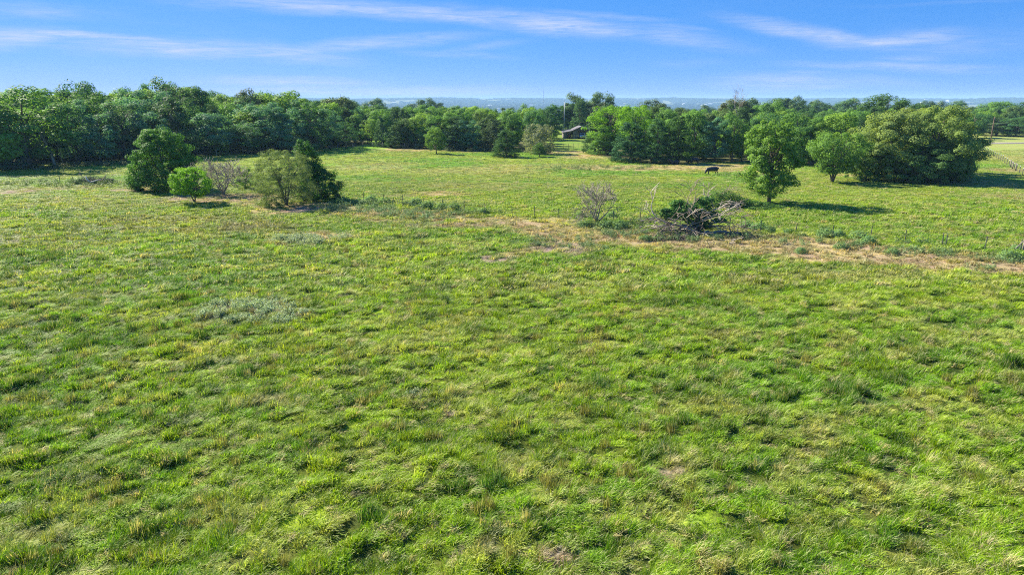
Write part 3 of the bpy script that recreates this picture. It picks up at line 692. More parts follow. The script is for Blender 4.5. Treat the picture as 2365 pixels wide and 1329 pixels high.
FRONT = [  # source, px, base y, top y, width px, name, colour, label
    ('oak0', 70, 387, 203, 190, 'oak_tree', C_OAK, 'broad dark green oak filling the left end of the wood above a leaning pale trunk'),
    ('elm0', -45, 392, 215, 120, 'elm_tree', C_MID, 'yellow-green tree cut by the left edge of the photo at the end of the wood'),
    ('cedar0', 20, 389, 290, 80, 'cedar_tree', C_HAZE_TEAL, 'low dark cedar under the broad oak at the left end of the wood'),
    ('elm1', 178, 378, 232, 85, 'elm_tree', C_HAZE_TEAL, 'dark blue-green tree right beside the broad leftmost oak, above a gap of sunlit grass'),
    ('oak1', 232, 374, 262, 95, 'oak_tree', C_HAZE_TEAL, 'lower blue-green tree in the wood above the brush pile'),
    ('elm2', 290, 370, 240, 85, 'elm_tree', (.055, .115, .055), 'silvery-topped blue-green tree in the wood left of the big round bush'),
    ('oak2', 345, 366, 260, 90, 'oak_tree', C_HAZE_TEAL, 'dark tree of the wood standing directly behind the big round bush'),
    ('elm0', 420, 362, 225, 95, 'elm_tree', (.055, .12, .05), 'tall blue-green tree with a greyish middle behind the right shoulder of the big round bush'),
    ('oak3', 487, 358, 262, 90, 'oak_tree', C_HAZE_TEAL, 'blue-green tree of the wood right of the big round bush, with a bright low branch'),
    ('cedar1', 508, 357, 318, 44, 'cedar_tree', C_MID, 'small bright green sapling at the foot of the wood behind the bare grey bush'),
    ('oak0', 575, 354, 290, 105, 'oak_tree', C_DEEP, 'low rounded dark tree at the edge of the wood between bare bush and olive bush'),
    ('elm1', 620, 352, 238, 85, 'elm_tree', C_HAZE_TEAL, 'tall dark tree in the wood above the gap right of the low rounded tree'),
    ('oak1', 668, 351, 252, 85, 'oak_tree', C_HAZE_TEAL, 'dark tree of the wood straight above the olive bush'),
    ('elm2', 722, 348, 235, 80, 'elm_tree', C_DEEP, 'dark narrow tree of the wood just above the vine-covered leaning tree'),
    ('opentree', 762, 345, 252, 62, 'open_tree', C_HAZE_TEAL, 'thin see-through tree with bare lower trunks near the right end of the left wood'),
    ('opentree', 800, 343, 282, 62, 'open_tree', C_DEEP, 'last dark tree of the left wood, drooping towards the wire fence'),
    ('opentree', 855, 337, 275, 42, 'open_tree', C_MID, 'slim bright tree with two leaning trunks in the gap between the woods'),
    ('elm0', 868, 330, 244, 75, 'elm_tree', C_OAK, 'medium green tree behind the slim twin-trunked tree'),
    ('cedar2', 925, 341, 282, 62, 'cedar_tree', (.045, .10, .03), 'short wide green cedar left of the lone round sapling'),
    ('oak2', 975, 340, 262, 60, 'oak_tree', C_MID, 'light-speckled tree between the short wide cedar and the lone round sapling'),
    ('elm1', 1018, 344, 262, 65, 'elm_tree', C_OAK, 'tree of the middle wood standing right behind the lone round sapling'),
    ('cedar0', 1055, 346, 270, 74, 'cedar_tree', C_CEDAR, 'broad dark cedar just right of the lone round sapling'),
    ('elm2', 1085, 347, 278, 48, 'elm_tree', C_HAZE_TEAL, 'pale-stemmed tree between the broad dark cedar and the greyish pointed cedar'),
    ('cedar1', 1142, 347, 275, 68, 'cedar_tree', (.055, .095, .045), 'greyish green pointed cedar behind the compact dark cedar in the pasture'),
    ('cedar1', 1374, 353, 262, 58, 'cedar_tree', C_CEDAR, 'dark cedar beside the shed, first of the right wood'),
    ('cedar2', 1392, 357, 294, 62, 'cedar_tree', C_OAK, 'low dark cedar skirting the foot of the drooping bright green tree'),
    ('mesquite', 1408, 356, 246, 104, 'mesquite_tree', C_BRIGHT, 'big bright yellow-green tree with drooping sprays near the shed'),
    ('mesquite1', 1462, 362, 244, 88, 'mesquite_tree', C_BRIGHT, 'bright yellow-green domed tree, right of the two beside the shed'),
    ('cedar0', 1455, 374, 283, 82, 'cedar_tree', (.032, .095, .045), 'bluish green cedar standing forward, below the bright domed tree'),
    ('cedar2', 1515, 376, 276, 66, 'cedar_tree', C_DEEP, 'dark cedar immediately right of the forward bluish cedar'),
    ('cedar1', 1562, 377, 270, 72, 'cedar_tree', (.040, .098, .028), 'green cedar above the lying cow'),
    ('oak3', 1600, 372, 258, 66, 'oak_tree', C_OAK, 'dark tree above the standing cow in the shade'),
    ('elm0', 1650, 373, 272, 66, 'elm_tree', C_HAZE_TEAL, 'blue-green tree behind the cow grazing in the sun'),
    ('oak1', 1690, 372, 262, 60, 'oak_tree', C_OAK, 'dark tree left behind the small bright round tree'),
    ('mesquite1', 1712, 372, 310, 62, 'mesquite_tree', (.115, .235, .025), 'small bright green round-topped tree left of the tall lone tree'),
    ('oak2', 1762, 374, 262, 85, 'oak_tree', C_DEEP, 'dark tree of the right wood directly behind the tall lone tree'),
    ('oak0', 1835, 378, 262, 92, 'oak_tree', C_OAK, 'dark green tree between the tall lone tree and the small forked tree'),
    ('elm2', 1885, 380, 285, 60, 'elm_tree', C_MID, 'lower tree at the right wood edge behind the small forked tree'),
    ('oak3', 1935, 382, 262, 90, 'oak_tree', C_MID, 'leafy tree of the right wood just left of the great oak grove'),
    ('oak1', 1262, 322, 243, 56, 'oak_tree', C_DEEP, 'dark tree filling the gap behind the grey domed bush'),
    ('elm0', 1286, 308, 244, 48, 'elm_tree', C_DEEP, 'shaded dark tree just left of the mast pole'),
    ('oak0', 1312, 306, 240, 48, 'oak_tree', C_DEEP, 'shaded dark tree right behind the mast pole'),
    ('elm2', 1336, 306, 240, 46, 'elm_tree', C_DEEP, 'shaded dark tree behind the roof of the shed'),
    ('understory', 1280, 320, 300, 28, 'bush', C_MID, 'green bush at the left corner of the shed'),
    ('oak2', 2242, 318, 262, 66, 'oak_tree', C_DEEP, 'dark tree beyond the road just clear of the great oak grove'),
    ('oak0', 2300, 313, 272, 84, 'oak_tree', (.075, .125, .055), 'dull green low spreading tree behind the utility pole'),
    ('oak1', 2345, 315, 268, 70, 'oak_tree', C_DEEP, 'dark low-branched tree beyond the road at the right edge'),
    ('oak3', 2400, 316, 262, 90, 'oak_tree', C_MID, 'bright crown cut by the right edge of the photo beyond the road'),
]
for key, px, by, ty, w, nm, colr, lab in FRONT:
    tree_px(key, px, by, ty, w * 1.12, nm, lab, None, colr)
tree_px('cedar2', 2265, 314, 296, 14, 'bush', 'small round yellow-green bush beyond the road left of the utility pole', None, C_YEL, cat='bush')
# taller trees that make the skyline, one by one
SKYL = [
    ('oak2', 195, 352, 190, 90, C_DEEP, 'dark flat-topped tree on the skyline above the leftmost gap of the wood'),
    ('elm1', 330, 345, 196, 75, C_HAZE_TEAL, 'feathery dark crown on the skyline above the big round bush'),
    ('oak1', 412, 345, 183, 95, (.075, .155, .050), 'highest tree of the left wood, a pale green lumpy crown'),
    ('oak3', 468, 345, 201, 80, (.06, .135, .05), 'bright crown to the right of the highest tree of the left wood'),
    ('oak0', 590, 340, 207, 66, (.075, .11, .065), 'pale thin crown on the skyline above the gap right of the bare grey bush'),
    ('oak2', 652, 340, 211, 110, C_MID, 'wide dome on the skyline above the olive bush'),
    ('oak3', 792, 330, 225, 92, (.075, .12, .05), 'rounded crown at the right end of the left wood against the far haze'),
    ('oak1', 1332, 306, 216, 62, (.075, .135, .055), 'tall open-crowned tree behind the shed, left of two high ones'),
    ('oak2', 1392, 306, 213, 58, (.075, .14, .055), 'tall narrow-headed tree behind the shed, right of two high ones'),
    ('elm1', 1365, 306, 232, 66, (.07, .13, .05), 'shorter tree filling the dip between the two high crowns behind the shed'),
    ('oak0', 1500, 330, 231, 70, (.065, .11, .055), 'grey-green pointed crown on the skyline right of the bright domed tree'),
    ('oak3', 1685, 335, 231, 82, (.085, .115, .065), 'grey-green crown with dead tips on the skyline above the grazing cow'),
    ('oak1', 1775, 335, 232, 60, C_OAK, 'dark dome on the skyline behind the tall lone tree'),
    ('oak2', 2040, 330, 219, 100, (.055, .12, .030), 'wide green crown standing clear of the skyline above the great oak grove'),
    ('elm2', 2115, 330, 241, 66, (.045, .11, .04), 'lower dark crown right of the wide one above the great oak grove'),
    ('oak3', 2295, 300, 235, 92, C_OAK, 'big yellow-speckled crown at the right behind the utility pole'),
    ('oak0', 2362, 300, 235, 84, C_DEEP, 'big dark crown in the upper right corner of the trees'),
]
for key, px, by, ty, w, colr, lab in SKYL:
    tree_px(key, px, by, ty, w * 1.12, 'oak_tree' if key.startswith('oak') else 'elm_tree', lab, None, colr)
# back rows: fill the depth of the woods; their tops stay under the photo's skyline
SKY_X = [-120, 0, 60, 120, 170, 260, 330, 410, 470, 550, 600, 680, 740, 800, 830, 870, 930, 1000, 1070, 1150, 1250, 1300, 1320, 1390, 1415, 1440, 1500, 1550, 1620, 1680, 1760, 1850, 1950, 2000, 2040, 2080, 2130, 2200, 2240, 2290, 2340, 2480]
SKY_Y = [203, 202, 202, 208, 206, 205, 205, 200, 206, 217, 213, 217, 226, 230, 244, 247, 241, 241, 242, 241, 239, 238, 230, 232, 240, 247, 238, 242, 247, 240, 242, 247, 252, 246, 244, 247, 255, 262, 254, 243, 242, 242]
BASE_X = [-120, 0, 150, 330, 480, 640, 740, 830, 900, 1000, 1120, 1270, 1340, 1420, 1500, 1600, 1750, 1850, 1900, 1990, 2100, 2230, 2240, 2480]
BASE_Y = [391, 385, 376, 366, 357, 350, 344, 338, 343, 346, 348, 349, 350, 360, 370, 372, 371, 376, 378, 376, 350, 330, 314, 314]
SECT = [(-200, 150, 'behind the broad leftmost oak of the left wood'), (150, 300, 'in the back rows of the left wood, above the brush pile'),
        (300, 470, 'in the back rows of the left wood, above the big round bush'), (470, 620, 'in the back rows of the left wood, above the bare grey bush'),
        (620, 840, 'in the back rows of the left wood, above the olive bush'), (840, 1010, 'in the back rows of the middle wood, left of the lone round sapling'),
        (1010, 1180, 'in the back rows of the middle wood, right of the lone round sapling'), (1180, 1310, 'at the back of the middle wood, left of the shed pole'),
        (1310, 1480, 'behind the two bright green trees near the shed'), (1480, 1640, 'in the back rows of the right wood, above the cows in the shade'),
        (1640, 1850, 'in the back rows of the right wood, behind the tall lone tree'), (1850, 2020, 'in the back rows of the right wood, behind the small forked tree'),
        (2020, 2230, 'in the woods hidden partly behind the great oak grove'), (2230, 2500, 'in the woods beyond the road at the right')]
NEAR = [(-60, 'the left edge'), (70, 'the broad leftmost oak'), (178, 'the sunlit gap'), (232, 'the brush pile'), (300, "the big bush's left side"), (385, 'the big round bush'), (450, 'the small bright tree'),
        (517, 'the bare grey bush'), (575, 'the narrow green bush'), (662, 'the olive bush'), (722, 'the leaning vine-covered tree'), (762, 'the thin see-through tree'), (855, 'the slim twin-trunked tree'),
        (925, 'the short wide cedar'), (1008, 'the lone round sapling'), (1060, 'the broad dark cedar'), (1110, 'the greyish pointed cedar'), (1168, 'the compact dark cedar'), (1246, 'the grey domed bush'), (1302, 'the mast pole'),
        (1350, 'the shed'), (1408, 'the big drooping bright tree'), (1462, 'the bright domed tree'), (1515, 'the forward bluish cedar'), (1562, 'the lying cow'), (1603, 'the shaded standing cow'), (1645, 'the grazing cow'),
        (1705, 'the small round-topped tree'), (1770, 'the tall lone tree'), (1850, "the lone tree's right side"), (1922, 'the small forked tree'), (2000, "the great grove's left end"), (2070, "the great grove's left half"),
        (2150, "the great grove's middle"), (2220, "the great grove's right end"), (2290, 'the utility pole'), (2345, 'the road at right'), (2420, 'the right edge')]
ORD = ('second', 'third', 'fourth', 'fifth', 'sixth', 'seventh', 'eighth')
USED = {}
rb = random.Random(5)
KN = {'oak': ('oak_tree', 'round-crowned tree'), 'elm': ('elm_tree', 'tall leafy tree'), 'cedar': ('cedar_tree', 'dark pointed cedar')}
for row, off in enumerate((7, 15, 25, 37, 52, 70, 92)):
    px = -90 + rb.uniform(0, 30)
    while px < 2450:
        by = np.interp(px, BASE_X, BASE_Y); x, y, z = G(px, by)
        x, y = x * (1 + off / y), y + off; x += rb.uniform(-2, 2); y += rb.uniform(-2, 2)
        z = float(gz(x, y)); step = (7.6 if row < 3 else 9.5 if row < 5 else 13.0) * FPX / y
        pxx = px_of(x, y, z)[0]; gap = 1255 < pxx < 1345
        if (1255 < pxx < 1385 and y < 268) or (pxx < 800 and y > 300) or (2235 < pxx and y < 262): px += step * .5; continue
        if 1255 < pxx < 1345 and row < 2: px += step * .5; continue
        sky_y = np.interp(pxx, SKY_X, SKY_Y); ztop = z_at(pxx, sky_y, y)
        low = (3.2, 2.0, 1.2, .8, .4, .2, .2)[row]
        h = ztop - z - abs(rb.gauss(0, 1)) * 1.1 - rb.uniform(.2, 1) * low
        h = min(max(h, 6.0), 17.5)
        kd = rb.choices(['oak', 'elm', 'cedar'], [5, 3, 2])[0]
        if pxx > 1340 and row < 2: kd = rb.choices(['oak', 'cedar'], [1, 1])[0]
        key = kd + str(rb.randrange(4 if kd == 'oak' else 3))
        w = h * rb.uniform(.62, .86) if kd != 'cedar' else h * rb.uniform(.5, .62)
        left = pxx < 840
        colr = rb.choice([C_HAZE_TEAL, (.05, .115, .05), C_OAK, C_MID] if left else [C_OAK, C_OAK, C_MID, C_DEEP, (.075, .13, .05)])
        if kd == 'cedar': colr = C_CEDAR
        f = rb.uniform(.85, 1.2); colr = tuple(c * f for c in colr)
        sec = next(s for s in SECT if s[0] <= max(-199, min(2499, pxx)) < s[1])
        nm, word = KN[kd]; lm = min(NEAR, key=lambda q: abs(q[0] - pxx)); side = '' if abs(lm[0] - pxx) < 9 else 'left of ' if pxx < lm[0] else 'right of '
        lab = '%s in the %s row of woods, %s%s' % (word, ORD[row], side if side else 'behind ', lm[1])
        USED[lab] = USED.get(lab, 0) + 1
        tree(key, x, y, h, w, nm, lab, 'trees ' + sec[2], colr, rb.uniform(0, 6.28))
        px += step * rb.uniform(.85, 1.15)
# low growth along the foot of the left wood
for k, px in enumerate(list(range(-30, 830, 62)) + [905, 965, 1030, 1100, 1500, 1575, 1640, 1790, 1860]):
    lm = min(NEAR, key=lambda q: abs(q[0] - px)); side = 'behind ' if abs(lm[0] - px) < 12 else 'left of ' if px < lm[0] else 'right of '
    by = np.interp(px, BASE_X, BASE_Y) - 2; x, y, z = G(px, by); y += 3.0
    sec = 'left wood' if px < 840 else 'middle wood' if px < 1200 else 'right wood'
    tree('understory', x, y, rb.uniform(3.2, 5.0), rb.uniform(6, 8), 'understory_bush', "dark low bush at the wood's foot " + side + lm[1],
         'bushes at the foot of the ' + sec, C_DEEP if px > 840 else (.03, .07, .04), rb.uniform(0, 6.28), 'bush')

# leaning pale trunk at the left wood, as in the photo
b = MB(); x0, y0, z0 = G(128, 384); d = FPX / depth_of(x0, y0, z0)
b.tube([(0, 0, -.1), (-.6, .1, 2.6), (-1.5, .3, 5.2), (-2.6, .5, 7.2), (-3.6, .6, 8.6)], [.30, .25, .21, .15, .08], 7)
b.tube([(-1.5, .3, 5.2), (-1.2, .2, 7.0), (-.7, 0, 8.4)], [.14, .1, .05], 5)
tag(b.build('leaning_trunk', M_BARKGREY, None, (x0, y0, z0), smooth=True), 'long pale trunk leaning left out of the shade at the left end of the wood', 'tree trunk')

# ------------------------------------------------------------------ the single trees and bushes of the pasture
reg('bigbush', 9.0, 4.7, .0, p_bush, 260, .80, 200, .21, 301, trunk_r=.2, lobes=.22, outer=.8, up=.35, ratio=.5, forks=3)
tree_px('bigbush', 385, 437, 300, 142, 'bush', 'big round dark green bush at the left of the old fence line', None, (.065, .165, .030), .4, 'bush')
reg('smallbright', 4.6, 2.6, .16, p_round, 90, .48, 120, .16, 303, trunk_r=.11, lobes=.35, up=.35, forks=3)
tree_px('smallbright', 450, 468, 387, 94, 'small_tree', 'small bright yellow-green tree on three short stems in front of the big round bush', None, (.125, .270, .018), 1.0)
reg('olive', 7.3, 4.2, .03, p_full, 260, .55, 170, .125, 305, trunk_r=.14, lobes=.3, up=.15, ratio=.38, forks=5, outer=.6)
tree_px('olive', 662, 474, 349, 150, 'bush', 'large fine-leaved olive green bush beside the bare grey bush', None, (.112, .168, .070), .0, 'bush')
reg('olive2', 5.0, 2.3, .03, p_full, 90, .6, 85, .15, 306, trunk_r=.1, lobes=.35, up=.25, ratio=.45, forks=3)
tree_px('olive2', 567, 436, 385, 46, 'bush', 'narrow green bush between the bare grey bush and the olive bush', None, (.060, .130, .028), .5, 'bush')
tree_px('olive2', 608, 440, 402, 44, 'bush', 'low pale green bush tucked against the left side of the olive bush', None, (.105, .165, .045), .8, 'bush')
reg('vine', 8.2, 3.4, .0, lambda u: 1.0 if u < .18 else max(.10, 1 - (u - .18) * 1.05), 210, .62, 95, .20, 307, trunk_r=.2, lobes=.4, up=.4, lean=(-.32, 0), forks=1)
x, y, z = G(748, 459)
tree('vine', x, y, z_at(748, 326, y) - z, 6.3, 'vine_covered_tree', 'dark vine-covered tree leaning left behind the olive bush', None, (.042, .118, .026), 0.0)
reg('lone', 11.3, 3.9, .11, p_lone, 170, .72, 130, .23, 311, trunk_r=.22, lobes=.38, up=.35, ratio=.6, lean=(.012, 0), outer=.66, limbs=70)
x, y, z = G(1768, 470)
tree('lone', x + .4, y, z_at(1768, 281, y) - z, 7.5, 'lone_tree', 'tall lone tree with a heavy leafy crown standing in the pasture by a vine mound', None, (.108, .208, .038), 2.2)
reg('forked', 7.4, 4.6, .20, p_fan, 150, .78, 100, .21, 313, trunk_r=.16, lobes=.42, up=.45, ratio=.6, forks=4, limbs=48)
tree_px('forked', 1922, 421, 307, 132, 'small_tree', 'small forked tree with several pale stems left of the great oak grove', None, (.095, .190, .040), .3)
# the great oak grove: several trees whose crowns have grown into one
reg('grove0', 12.5, 7.4, .05, p_full, 210, 1.15, 210, .27, 317, trunk_r=.34, lobes=.42, up=.55, ratio=.6, limbs=40)
reg('grove1', 11.5, 6.6, .05, p_full, 180, 1.15, 200, .27, 319, trunk_r=.30, lobes=.42, up=.55, ratio=.6, limbs=40)
for key, px, by, ty, w, colr, lab in [
    ('grove0', 2150, 415, 247, 200, (.135, .205, .058), 'tallest middle tree of the great oak grove'),
    ('grove1', 2045, 413, 262, 185, (.150, .215, .066), 'left tree of the great oak grove, olive-topped'),
    ('grove1', 2192, 412, 292, 122, (.110, .200, .048), 'right low tree of the great oak grove, reaching over the shadow'),
    ('grove0', 2100, 398, 252, 180, (.150, .210, .062), 'rear tree of the great oak grove'),
    ('grove1', 2120, 419, 330, 160, (.085, .165, .052), 'low dark front tree of the great oak grove'),
    ('grove1', 2000, 416, 330, 100, (.080, .165, .040), 'lowest left tree of the great oak grove beside the small forked tree')]:
    tree_px(key, px, by, ty, w, 'oak_tree', lab, None, colr)
reg('sapling', 6.0, 2.5, .14, p_egg, 90, .6, 85, .24, 323, trunk_r=.12, lobes=.25, up=.25, ratio=.4)
tree_px('sapling', 1008, 355, 295, 48, 'sapling', 'lone round light green sapling standing out in front of the middle wood', None, (.095, .185, .038), .0)
tree_px('cedar0', 1170, 363, 302, 68, 'cedar_tree', 'compact dark cedar standing in the pasture left of the grey domed bush', None, (.040, .100, .028), 1.1)
reg('greydome', 6.5, 3.9, .02, p_full, 120, .8, 75, .24, 327, trunk_r=.16, lobes=.3, up=.35, bark=M_BARKGREY, forks=3)
tree_px('greydome', 1246, 355, 287, 80, 'bush', 'grey-green domed half-dead bush left of the shed', None, (.150, .185, .120), .9, 'bush')
tree_px('sapling', 1246, 362, 330, 36, 'bush', 'little green bush growing at the foot of the grey domed bush', None, (.065, .135, .035), 1.9, 'bush')

# ------------------------------------------------------------------ bare and dead wood
def bare_mesh(name, seed, stems, length, rad, depth, split, mat, spread=.5, up=.12, minr=.010, kink=.18, start=(0, 0, 0), dirs=None, shrink=.74, p2=.75):
    r = random.Random(seed); b = MB()
    def grow(p, d, L, rd, dep):
        pts = [p]; rr = [rd]; n = 3 if dep > 1 else 2
        for j in range(n):
            d = (d + Vector((r.gauss(0, kink), r.gauss(0, kink), r.gauss(0, kink) + up * .5))).normalized()
            p = p + d * L / n; p.z = max(p.z, .05); pts.append(p); rr.append(max(minr, rd * (1 - .45 * (j + 1) / n)))
        b.tube(pts, rr, 5 if rd > .04 else 3, False)
        if dep <= 0: return
        for k in range(split if r.random() < p2 else split + 1):
            a = r.uniform(.25, .25 + spread); ax2 = Vector((r.gauss(0, 1), r.gauss(0, 1), r.gauss(0, 1))).cross(d).normalized()
            nd = (Matrix.Rotation(a, 3, ax2) @ d)
            nd.z += up
            q = pts[-1] if k == 0 else pts[r.randrange(1, len(pts))]
            grow(q, nd.normalized(), L * r.uniform(shrink - .1, shrink + .08), rr[-1] * (.92 if k == 0 else .7), dep - 1)
    for s_ in range(stems):
        if dirs: d = Vector(dirs[s_ % len(dirs)])
        else:
            a = 2 * math.pi * s_ / stems + r.uniform(-.3, .3); t = r.uniform(.2, .75) if stems > 1 else .05
            d = Vector((math.cos(a) * math.sin(t), math.sin(a) * math.sin(t), math.cos(t)))
        grow(Vector(start) + Vector((d.x, d.y, 0)) * .12, d.normalized(), length * r.uniform(.85, 1.1), rad * r.uniform(.75, 1.1), depth)
    return b.mesh(name, mat, True)
x, y, z = G(517, 449)
o = link('bare_bush', bare_mesh('bare_bush', 3, 9, 1.9, .085, 5, 2, M_BARKGREY, .60, .06, .020, p2=.35), None, (x, y, z), (0, 0, .3), (1.12, 1.0, 1.05))
tag(o, 'leafless grey many-stemmed bush between the small bright tree and the olive bush', 'bush')
x, y, z = G(1378, 512)
o = link('bare_tree', bare_mesh('bare_tree', 12, 5, 1.5, .10, 5, 2, M_BARKGREY, .60, .05, .019, .14, p2=.12, dirs=[(.3, .1, 1), (-.45, .1, 1), (.75, -.1, .8), (0, .3, 1), (.1, -.3, .9)]), None, (x, y, z), (0, 0, 0), (1.0, .9, 1.15))
tag(o, 'leafless grey twiggy tree standing on the fence line left of the brush heap', 'tree')
# dead snag at the foot of the left wood and grey dead crowns inside it
x, y, z = G(147, 378)
b = MB().tube([(0, 0, 0), (.1, 0, 1.4), (.35, .05, 2.1)], [.17, .14, .12], 6).tube([(.35, .05, 2.1), (-.2, 0, 3.2), (-.7, 0, 4.2)], [.10, .08, .04], 5)
tag(b.build('dead_snag', M_DEAD, None, (x, y - .5, z), smooth=True), 'short white broken tree trunk at the foot of the left wood', 'tree stump')
for (px, by, zz_, hh, lab) in ((412, 362, 4.5, 1.5, 'grey leafless crown showing in the left wood behind the big round bush'), (1695, 345, 6.5, 1.4, 'grey dead treetop in the right wood above the grazing cow'),
                          (1385, 340, 6.0, 1.1, 'small grey dead crown behind the bright green tree near the shed')):
    x, y, z = G(px, by)
    o = link('dead_tree', bare_mesh('dead_tree', int(px), 5, 2.1, .10, 4, 2, M_BARKGREY, .6, .1, .022, start=(0, 0, zz_)), None, (x, y - 1.0, z), (0, 0, 0), (1, 1, hh))
    b = MB().tube([(0, 0, -.1), (.1, 0, zz_ * .5), (0, 0, zz_ + .1)], [.16, .13, .11], 6)
    e = empty('dead_tree', (x, y - 1.0, z)); tag(e, lab, 'tree')
    o.parent = e; o.location = (0, 0, 0); o.name = 'crown'; b.build('trunk', M_BARKGREY, e, smooth=True)

# the brush heap in the middle: fallen dead branches under a vine-grown stump
x, y, z = G(1590, 538)
heap = empty('brush_heap', (x, y, z), 0, (1.35, 1.1, 1.08)); tag(heap, 'heap of bleached fallen branches round a green vine-grown stump on the fence line', 'brush heap')
r = random.Random(4)
dirs = [(-1, -.3, .25), (-1, .1, .12), (-.8, -.7, .15), (-.9, .3, .5), (-.5, -.9, .1), (.2, -1, .12), (.7, -.7, .1), (1, -.2, .12), (1, .2, .2), (-1, -.1, .05), (-.3, -.9, .3), (.5, -.8, .2), (.9, -.5, .3)]
for k, dd in enumerate(dirs * 2 + dirs[:6]):
    dd = (dd[0] + r.gauss(0, .25), dd[1] + r.gauss(0, .25), dd[2] + r.gauss(0, .08)); st = (r.uniform(-1.6, 1.6), r.uniform(-.5, .5), r.uniform(.2, .9))
    link('branch', bare_mesh('fallen_branch', 40 + k, 1, 1.8, r.uniform(.055, .10), 3, 2, M_DEAD if k % 3 == 0 else M_DEADDK, .5, -.08, .026, .2, start=st, dirs=[dd]), heap)
for k, (st, dd) in enumerate([((.6, .2, 1.9), (1, .1, .35)), ((.8, .2, 1.7), (1, -.1, .12)), ((.4, .3, 1.9), (.6, .4, .9)), ((-.9, .2, 1.6), (-1, .1, .3)), ((-.2, .4, 2.0), (-.1, .3, 1)), ((.6, 0, 1.7), (.7, -.6, -.1))]):
    link('branch', bare_mesh('arching_branch', 70 + k, 1, 1.45, .065, 4, 2, M_DEAD if k % 2 else M_DEADDK, .55, -.02, .020, .22, start=st, dirs=[dd]), heap)
rng = np.random.default_rng(9)
def leaf_blob(name, cs, per, leaf, seed, mat=None, ratio=.6, up=.5):
    rng = np.random.default_rng(seed); C = []; Nn = []; T = []
    for (cx, cy_, cz, rx, ry, rz) in cs:
        n = int(per * rx * ry + per * rz); d = unit(rng.normal(0, 1, (n, 3))); q = rng.uniform(.35, 1.05, n)[:, None] ** .6
        lump = 1 + .35 * (fbm(d[:, 0] * 2.5 + cx, d[:, 1] * 2.5 + d[:, 2] * 2, seed, 2) - .5)[:, None]
        P = np.array((cx, cy_, cz)) + d * q * lump * np.array((rx, ry, rz)); P[:, 2] = np.maximum(P[:, 2], .05)
        C.append(P); Nn.append(unit(.6 * d + up * np.array((0, 0, 1)) + .5 * rng.normal(0, 1, (n, 3))))
        T.append(np.clip(.35 + .9 * (fbm(P[:, 0] * 1.5, P[:, 1] * 1.5 + P[:, 2], seed, 2) - .5) + rng.uniform(-.2, .35, n), 0, 1))
    C = np.concatenate(C); return leaves_mesh(name, C, np.concatenate(Nn), leaf, ratio, np.concatenate(T), rng, mat or M_LEAF)
o = link('foliage', leaf_blob('heap_vines', [(-.5, .1, 2.2, 1.2, .9, .7), (-1.4, .1, 1.8, .9, .7, .5), (.7, .1, 2.4, 1.0, .8, .6), (.5, 0, 1.5, 1.1, .8, .8), (1.8, .2, 1.8, .7, .5, .3), (-.9, .3, 2.8, .7, .5, .35), (1.1, .3, 3.1, .8, .5, .35), (1.0, -.1, .8, .8, .6, .5), (2.3, 0, 1.2, .6, .4, .25), (-1.9, 0, 2.2, .4, .3, .2)], 620, .19, 21), heap)
o.color = (.060, .150, .042, 1)
MB().tube([(.7, .2, -.1), (.75, .2, 1.2), (.6, .2, 2.2)], [.26, .22, .15], 8).build('stump', M_DEADDK, heap, smooth=True)
x, y, z = G(1574, 536)
b = MB(); b.tube([(-.36, 0, .08), (-.3, 0, .42), (0, .0, .55), (.3, 0, .42), (.38, 0, .08)], [.18, .34, .42, .34, .18], 10)
tag(b.build('soil_clod', mat_simple('orange_soil', (.36, .22, .10), .95, .35, 9.0, bump=.6), None, (x, y - .9, z - .05), smooth=True), 'rounded orange clod of soil under the branches of the brush heap', 'clod')
x, y, z = G(1665, 545)
o = link('fallen_log', MB().tube([(-1.4, 0, .25), (0, .1, .38), (1.3, 0, .22), (2.0, -.1, .35)], [.16, .2, .15, .06], 8).mesh('fallen_log', M_DEADDK, True), None, (x, y, z))
tag(o, 'dark weathered log lying right of the brush heap', 'log')
x, y, z = G(1715, 555)
for tx, ty_, sx_, lab in ((-6.9, .6, 1.5, 'low tangle of grey-brown dead twigs left of the brush heap'),):
    o = link('twig_heap', bare_mesh('twig_tangle', 93, 16, .8, .03, 2, 3, M_DEADDK, .8, -.12, .014, .3, start=(0, 0, .1), dirs=[(math.cos(k), math.sin(k), .3) for k in range(16)]), None, (x + tx, y + ty_, z), scale=(sx_, 1, .7)); tag(o, lab, 'twig heap')
o = link('twig_heap', bare_mesh('twig_heap', 91, 14, .8, .02, 2, 3, M_DEADDK, .8, -.15, .008, .3, start=(0, 0, .1), dirs=[(math.cos(k), math.sin(k), .35) for k in range(14)]), None, (x, y + .8, z), scale=(1.4, 1, .8))
tag(o, 'low heap of fine purplish dead twigs right of the dark log', 'twig heap')
# the long vine mound behind it
x, y, z = G(1715, 480)
md = empty('vine_mound', (x, y, z)); tag(md, 'long dark green mound of vines tapering right towards the foot of the tall lone tree', 'vine mound')
o = link('foliage', leaf_blob('vine_mound', [(-3.3, .6, .9, 1.3, 1.2, 1.25), (-2.1, .4, 1.0, 1.3, 1.2, 1.35), (-1.0, .2, .8, 1.2, 1.1, 1.0), (.2, .0, .55, 1.3, 1.1, .8), (1.5, -.2, .4, 1.3, 1.0, .6), (2.8, -.3, .3, 1.2, .9, .5), (3.6, -.9, .2, 1.5, .8, .3), (1.8, -1.6, .15, 2.0, .7, .25)], 520, .17, 23), md)
o.color = (.070, .150, .045, 1)
link('branches', bare_mesh('mound_branches', 95, 7, 1.2, .035, 3, 2, M_DEADDK, .5, .02, .012, .2, start=(-2.9, .2, 1.2), dirs=[(-1, -.2, .9), (-.6, 0, 1), (.4, -.5, .9), (.8, -.6, .6), (-1, -.6, .3), (.1, -.4, 1), (1, -.3, .5)]), md)
